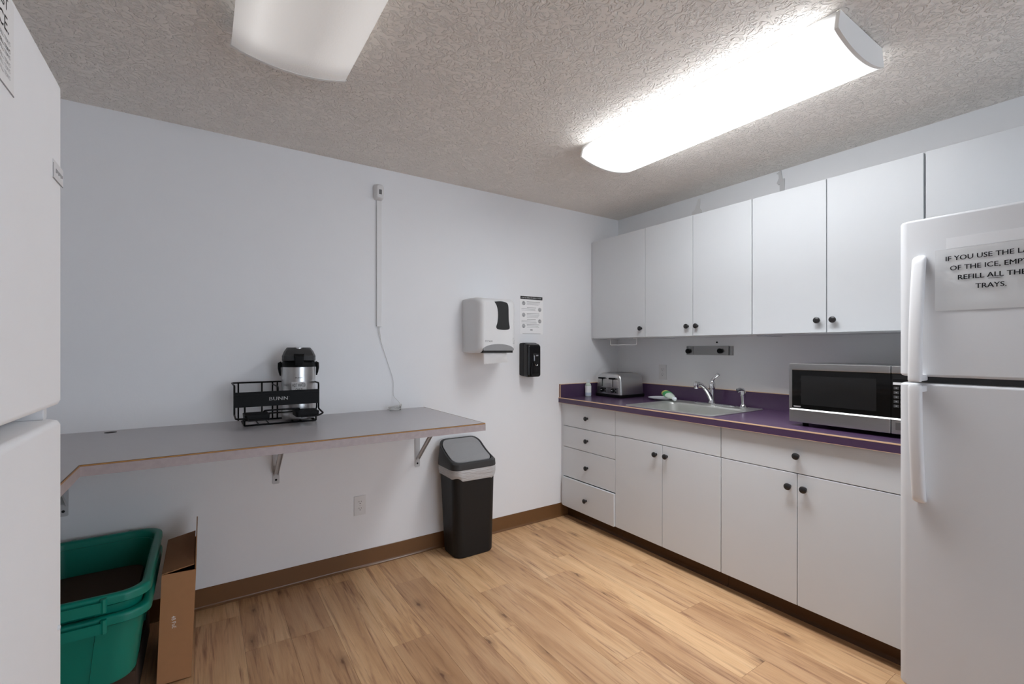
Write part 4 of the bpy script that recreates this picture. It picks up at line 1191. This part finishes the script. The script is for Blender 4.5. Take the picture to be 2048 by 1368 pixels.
for k in range(7):
    a0, b0 = 0.034 + rg.uniform(-0.006, 0.006), 0.013 + rg.uniform(-0.003, 0.004)
    cz, dx, ph = SZ + 0.005 + 0.0032 * k, rg.uniform(-0.006, 0.006), rg.uniform(-0.25, 0.25)
    P_ = []
    for q in range(20):
        a = 2 * pi * q / 20
        ux, uy = a0 * cos(a), b0 * sin(a)
        P_.append((-1.990 + dx + ux * cos(ph) - uy * sin(ph), -0.062 + ux * sin(ph) + uy * cos(ph), cz + 0.003 * sin(2 * a + k)))
    tube(bm, P_, 0.0019, 6, closed=True)
for k in range(3):
    P_ = [(-1.955 + 0.004 * k + 0.014 * cos(a) * 0.6, -0.055 + 0.016 * cos(a), SZ + 0.020 + 0.017 * sin(a)) for a in [2 * pi * q / 16 for q in range(16)]]
    tube(bm, P_, 0.0019, 6, closed=True)
obj('coil', bm, 'cable', t)
obj('tie', tube(B(), [(-1.958 + 0.002 * cos(a), -0.062 + 0.016 * cos(a), SZ + 0.015 + 0.0135 * sin(a)) for a in [2 * pi * q / 14 for q in range(14)]], 0.0015, 6, closed=True), 'slot', t)

# paper towel dispenser
t = thing('towel_dispenser', (-1.35, 0, 1.275), 'white paper towel dispenser with smoky window on the back wall', 'dispenser')
zx = [( -0.0, 1.5, 0)]
cx, hw = -1.350, 0.150
bm = B(); rings = []
# outline in x-z (rounded), lofted from the wall forward; upper front tapers back, lower front stays proud
for y, e, top, bot, r in ((0.0, 0.002, 1.634, 1.277, 0.012), (-0.10, 0.0, 1.636, 1.274, 0.014), (-0.160, 0.002, 1.635, 1.275, 0.020), (-0.190, 0.007, 1.632, 1.276, 0.026), (-0.210, 0.015, 1.627, 1.279, 0.030), (-0.222, 0.025, 1.620, 1.284, 0.032), (-0.228, 0.036, 1.613, 1.290, 0.034), (-0.230, 0.046, 1.606, 1.296, 0.034)):
    zc, hz = (top + bot) / 2, (top - bot) / 2
    rings.append([(q[0], y, q[1]) for q in rr(cx, zc, hw - e, hz, r, 6)])
body = obj('cover', loft(bm, rings), 'plate_white', t, smooth=50)
# smoky waisted window
win = []
L_ = [(-1.384, 1.608), (-1.366, 1.580), (-1.358, 1.545), (-1.357, 1.510), (-1.362, 1.470), (-1.370, 1.448), (-1.366, 1.434), (-1.350, 1.428)]
R__ = [(-1.315, 1.426), (-1.282, 1.428), (-1.268, 1.434), (-1.266, 1.448), (-1.272, 1.48), (-1.274, 1.52), (-1.275, 1.57), (-1.279, 1.592), (-1.292, 1.606), (-1.335, 1.613)]
win = [(q.x, q.y) for q in catmull([(a, c, 0) for a, c in L_ + R__ + [L_[0]]], 4)[:-1]]
def wy(z): return -0.2308 if z < 1.606 else -0.2300
bm = loft(B(), [[(q[0], wy(q[1]) + 0.012, q[1]) for q in win], [(q[0], wy(q[1]) - 0.0005, q[1]) for q in win]])
obj('window', bm, 'glass_win', t, smooth=20)
# grey arch and slot below
arch = [(-1.462, 1.290)] + [(-1.350 - 0.118 * cos(pi * k / 12) * 1.0, 1.297 + 0.036 * sin(pi * k / 12)) for k in range(13)] + [(-1.238, 1.290)]
bm = loft(B(), [[(q[0], -0.200, q[1]) for q in arch], [(q[0], -0.2318, q[1]) for q in arch]])
obj('mouth_panel', bm, 'panel', t, smooth=20)['label'] = 'grey arched panel above the paper slot'
bx('paper_slot', -1.468, -1.242, -0.2316, -0.14, 1.2755, 1.290, 'slot', t)
# the hanging sheet with a torn lower edge
bm = B()
nx_ = 26
topv, midv, botv = [], [], []
rg = random.Random(9)
for k in range(nx_ + 1):
    f = k / nx_
    xx = -1.462 + 0.176 * f
    zb2 = 1.203 + 0.010 * f + rg.uniform(-0.0022, 0.0022)
    topv.append(bm.verts.new((xx, -0.222, 1.284)))
    midv.append(bm.verts.new((xx + 0.002, -0.226, 1.245)))
    botv.append(bm.verts.new((xx + 0.004 + 0.01 * f, -0.221, zb2)))
for k in range(nx_):
    bm.faces.new((topv[k], topv[k + 1], midv[k + 1], midv[k])); bm.faces.new((midv[k], midv[k + 1], botv[k + 1], botv[k]))
bmesh.ops.solidify(bm, geom=list(bm.faces), thickness=0.0004)
obj('paper_towel', bm, 'paper', t, smooth=60)
def cover_y(q):
    tab = [(0.0, -0.10), (0.002, -0.16), (0.007, -0.19), (0.015, -0.21), (0.025, -0.222), (0.036, -0.228), (0.046, -0.230), (0.2, -0.230)]
    e = 0.150 - abs(q + 1.350)
    for (a, ya), (c, yc) in zip(tab, tab[1:]):
        if a <= e <= c: return ya + (yc - ya) * (e - a) / (c - a)
    return -0.10
text('TITAN', (-1.455, -0.2306, 1.345), (1, 0, 0), up, 0.011, 'ink', body, width=0.058, shear=0.35)
bm = B()
for x0_, x1_, z0_, z1_ in ((-1.238, -1.214, 1.372, 1.3735), (-1.238, -1.2365, 1.350, 1.372), (-1.2155, -1.214, 1.352, 1.372), (-1.236, -1.216, 1.348, 1.3495), (-1.222, -1.215, 1.352, 1.358),
                           (-1.236, -1.230, 1.334, 1.341), (-1.222, -1.216, 1.334, 1.341), (-1.231, -1.221, 1.343, 1.346)):
    xs_ = [x0_ + (x1_ - x0_) * k / 3 for k in range(4)]
    for d_ in (0.0005,):
        lo_ = [bm.verts.new((q, cover_y(q) - d_, z0_)) for q in xs_]; hi_ = [bm.verts.new((q, cover_y(q) - d_, z1_)) for q in xs_]
        for k in range(3): bm.faces.new((lo_[k], lo_[k + 1], hi_[k + 1], hi_[k]))
obj('pictogram', bm, 'ink_grey', body, smooth=0)

# soap dispenser
t = thing('soap_dispenser', (-0.97, 0, 1.10), 'black wall-mounted soap dispenser with clear window below the notice', 'dispenser')
cx = -0.966
bm = B(); rings = []
for y, e, tz0, tz1, r in ((0.0, 0.002, 1.344, 1.106, 0.012), (-0.030, 0.0, 1.346, 1.102, 0.014), (-0.052, 0.001, 1.345, 1.100, 0.015)):
    rings.append([(q[0], y, q[1]) for q in rr(cx, (tz0 + tz1) / 2, 0.0635 - e, (tz0 - tz1) / 2, r, 5)])
obj('back_shell', loft(bm, rings), 'charcoal', t, smooth=45)
bm = B(); rings = []
for y, e, tz0, tz1, r in ((-0.052, 0.003, 1.343, 1.100, 0.014), (-0.085, 0.004, 1.337, 1.097, 0.016), (-0.100, 0.008, 1.330, 1.099, 0.018), (-0.106, 0.016, 1.322, 1.105, 0.018)):
    rings.append([(q[0], y, q[1]) for q in rr(cx, (tz0 + tz1) / 2, 0.0635 - e, (tz0 - tz1) / 2, r, 5)])
fc_ = obj('front_cover', loft(bm, rings), 'blackgloss', t, smooth=45)
poly = [(-0.978, 1.258), (-0.970, 1.268), (-0.936, 1.268), (-0.928, 1.260), (-0.930, 1.235), (-0.940, 1.190), (-0.948, 1.176), (-0.960, 1.176), (-0.968, 1.186), (-0.972, 1.215)]
obj('window', loft(B(), [[(q[0], -0.100, q[1]) for q in poly], [(q[0], -0.1085, q[1]) for q in poly], [(-0.953 + (q[0] + 0.953) * 0.86, -0.1100, 1.225 + (q[1] - 1.225) * 0.9) for q in poly]]), 'glass_win', t, smooth=20)
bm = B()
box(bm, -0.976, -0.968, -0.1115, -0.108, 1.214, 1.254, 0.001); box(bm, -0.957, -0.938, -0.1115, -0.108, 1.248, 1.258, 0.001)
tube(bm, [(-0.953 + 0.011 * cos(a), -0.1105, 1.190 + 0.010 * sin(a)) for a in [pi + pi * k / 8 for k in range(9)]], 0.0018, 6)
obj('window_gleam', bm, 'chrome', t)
bx('push_bar', -0.998, -0.932, -0.116, -0.100, 1.108, 1.120, 'blackgloss', t, 0.004)
obj('drop_outline', tube(B(), catmull([(-0.995, -0.106, 1.112), (-0.998, -0.109, 1.15), (-0.992, -0.109, 1.20)], 5), 0.004, 6), 'charcoal', t)

# hygiene notice
t = thing('hygiene_notice', (-0.917, 0, 1.41), 'white instruction sheet with a black header above the soap dispenser', 'notice')
bx('sheet', -1.023, -0.810, -0.0008, 0, 1.411, 1.694, 'paper', t)
bx('header', -1.019, -0.816, -0.0012, -0.0007, 1.668, 1.691, 'ink', t)
text('STOP THE SPREAD OF GERMS AT WORK', (-0.9175, -0.0014, 1.6755), (1, 0, 0), up, 0.008, 'white_print', t, width=0.184, align='c')
def pbox(bm, x0_, x1_, z0_, z1_): box(bm, x0_, x1_, -0.0011, -0.0007, z0_, z1_)
rows = [(1.638, 'l', 3), (1.595, 'r', 3), (1.552, 'l', 4), (1.508, 'r', 4), (1.470, 'l', 3)]
rg = random.Random(2)
bm = B(); bd = B()
for zc, side, nl in rows:
    ix = -0.990 if side == 'l' else -0.842
    ic = lathe(B(), (ix, -0.0007, zc), [(0, 0.0155), (0.0004, 0.0155)], 'y', 20, -1)
    io = obj('icon', ic, 'ink_pale', t, smooth=0)
    if rg.random() < 2:
        b2 = B()
        lathe(b2, (ix + rg.uniform(-0.004, 0.005), -0.0011, zc - 0.008), [(0, 0.0055), (0.0003, 0.0055)], 'y', 10, -1)
        if zc in (1.638, 1.508): lathe(b2, (ix - 0.002, -0.0011, zc + 0.008), [(0, 0.0062), (0.0003, 0.0062)], 'y', 10, -1)
        obj('icon_figure', b2, 'ink_grey', io, smooth=0)
    for k in range(nl):
        x0_ = -0.962 if side == 'l' else -1.010 + (0.05 if k == 0 else 0)
        x1_ = x0_ + (0.125 if side == 'l' else 0.14 - (0.05 if k == 0 else 0)) - rg.uniform(0, 0.02)
        z0_ = zc + 0.010 - k * 0.0095
        pbox(bd if k == 0 else bm, x0_, x1_, z0_, z0_ + (0.0035 if k == 0 else 0.0024))
obj('text_lines', bm, 'ink_pale', t, smooth=0); obj('text_headings', bd, 'ink_grey', t, smooth=0)
bx('logo', -0.930, -0.908, -0.0012, -0.0007, 1.438, 1.446, 'ink_grey', t)
bx('footer_line', -1.0, -0.835, -0.0011, -0.0007, 1.4125, 1.415, 'ink_grey', t)
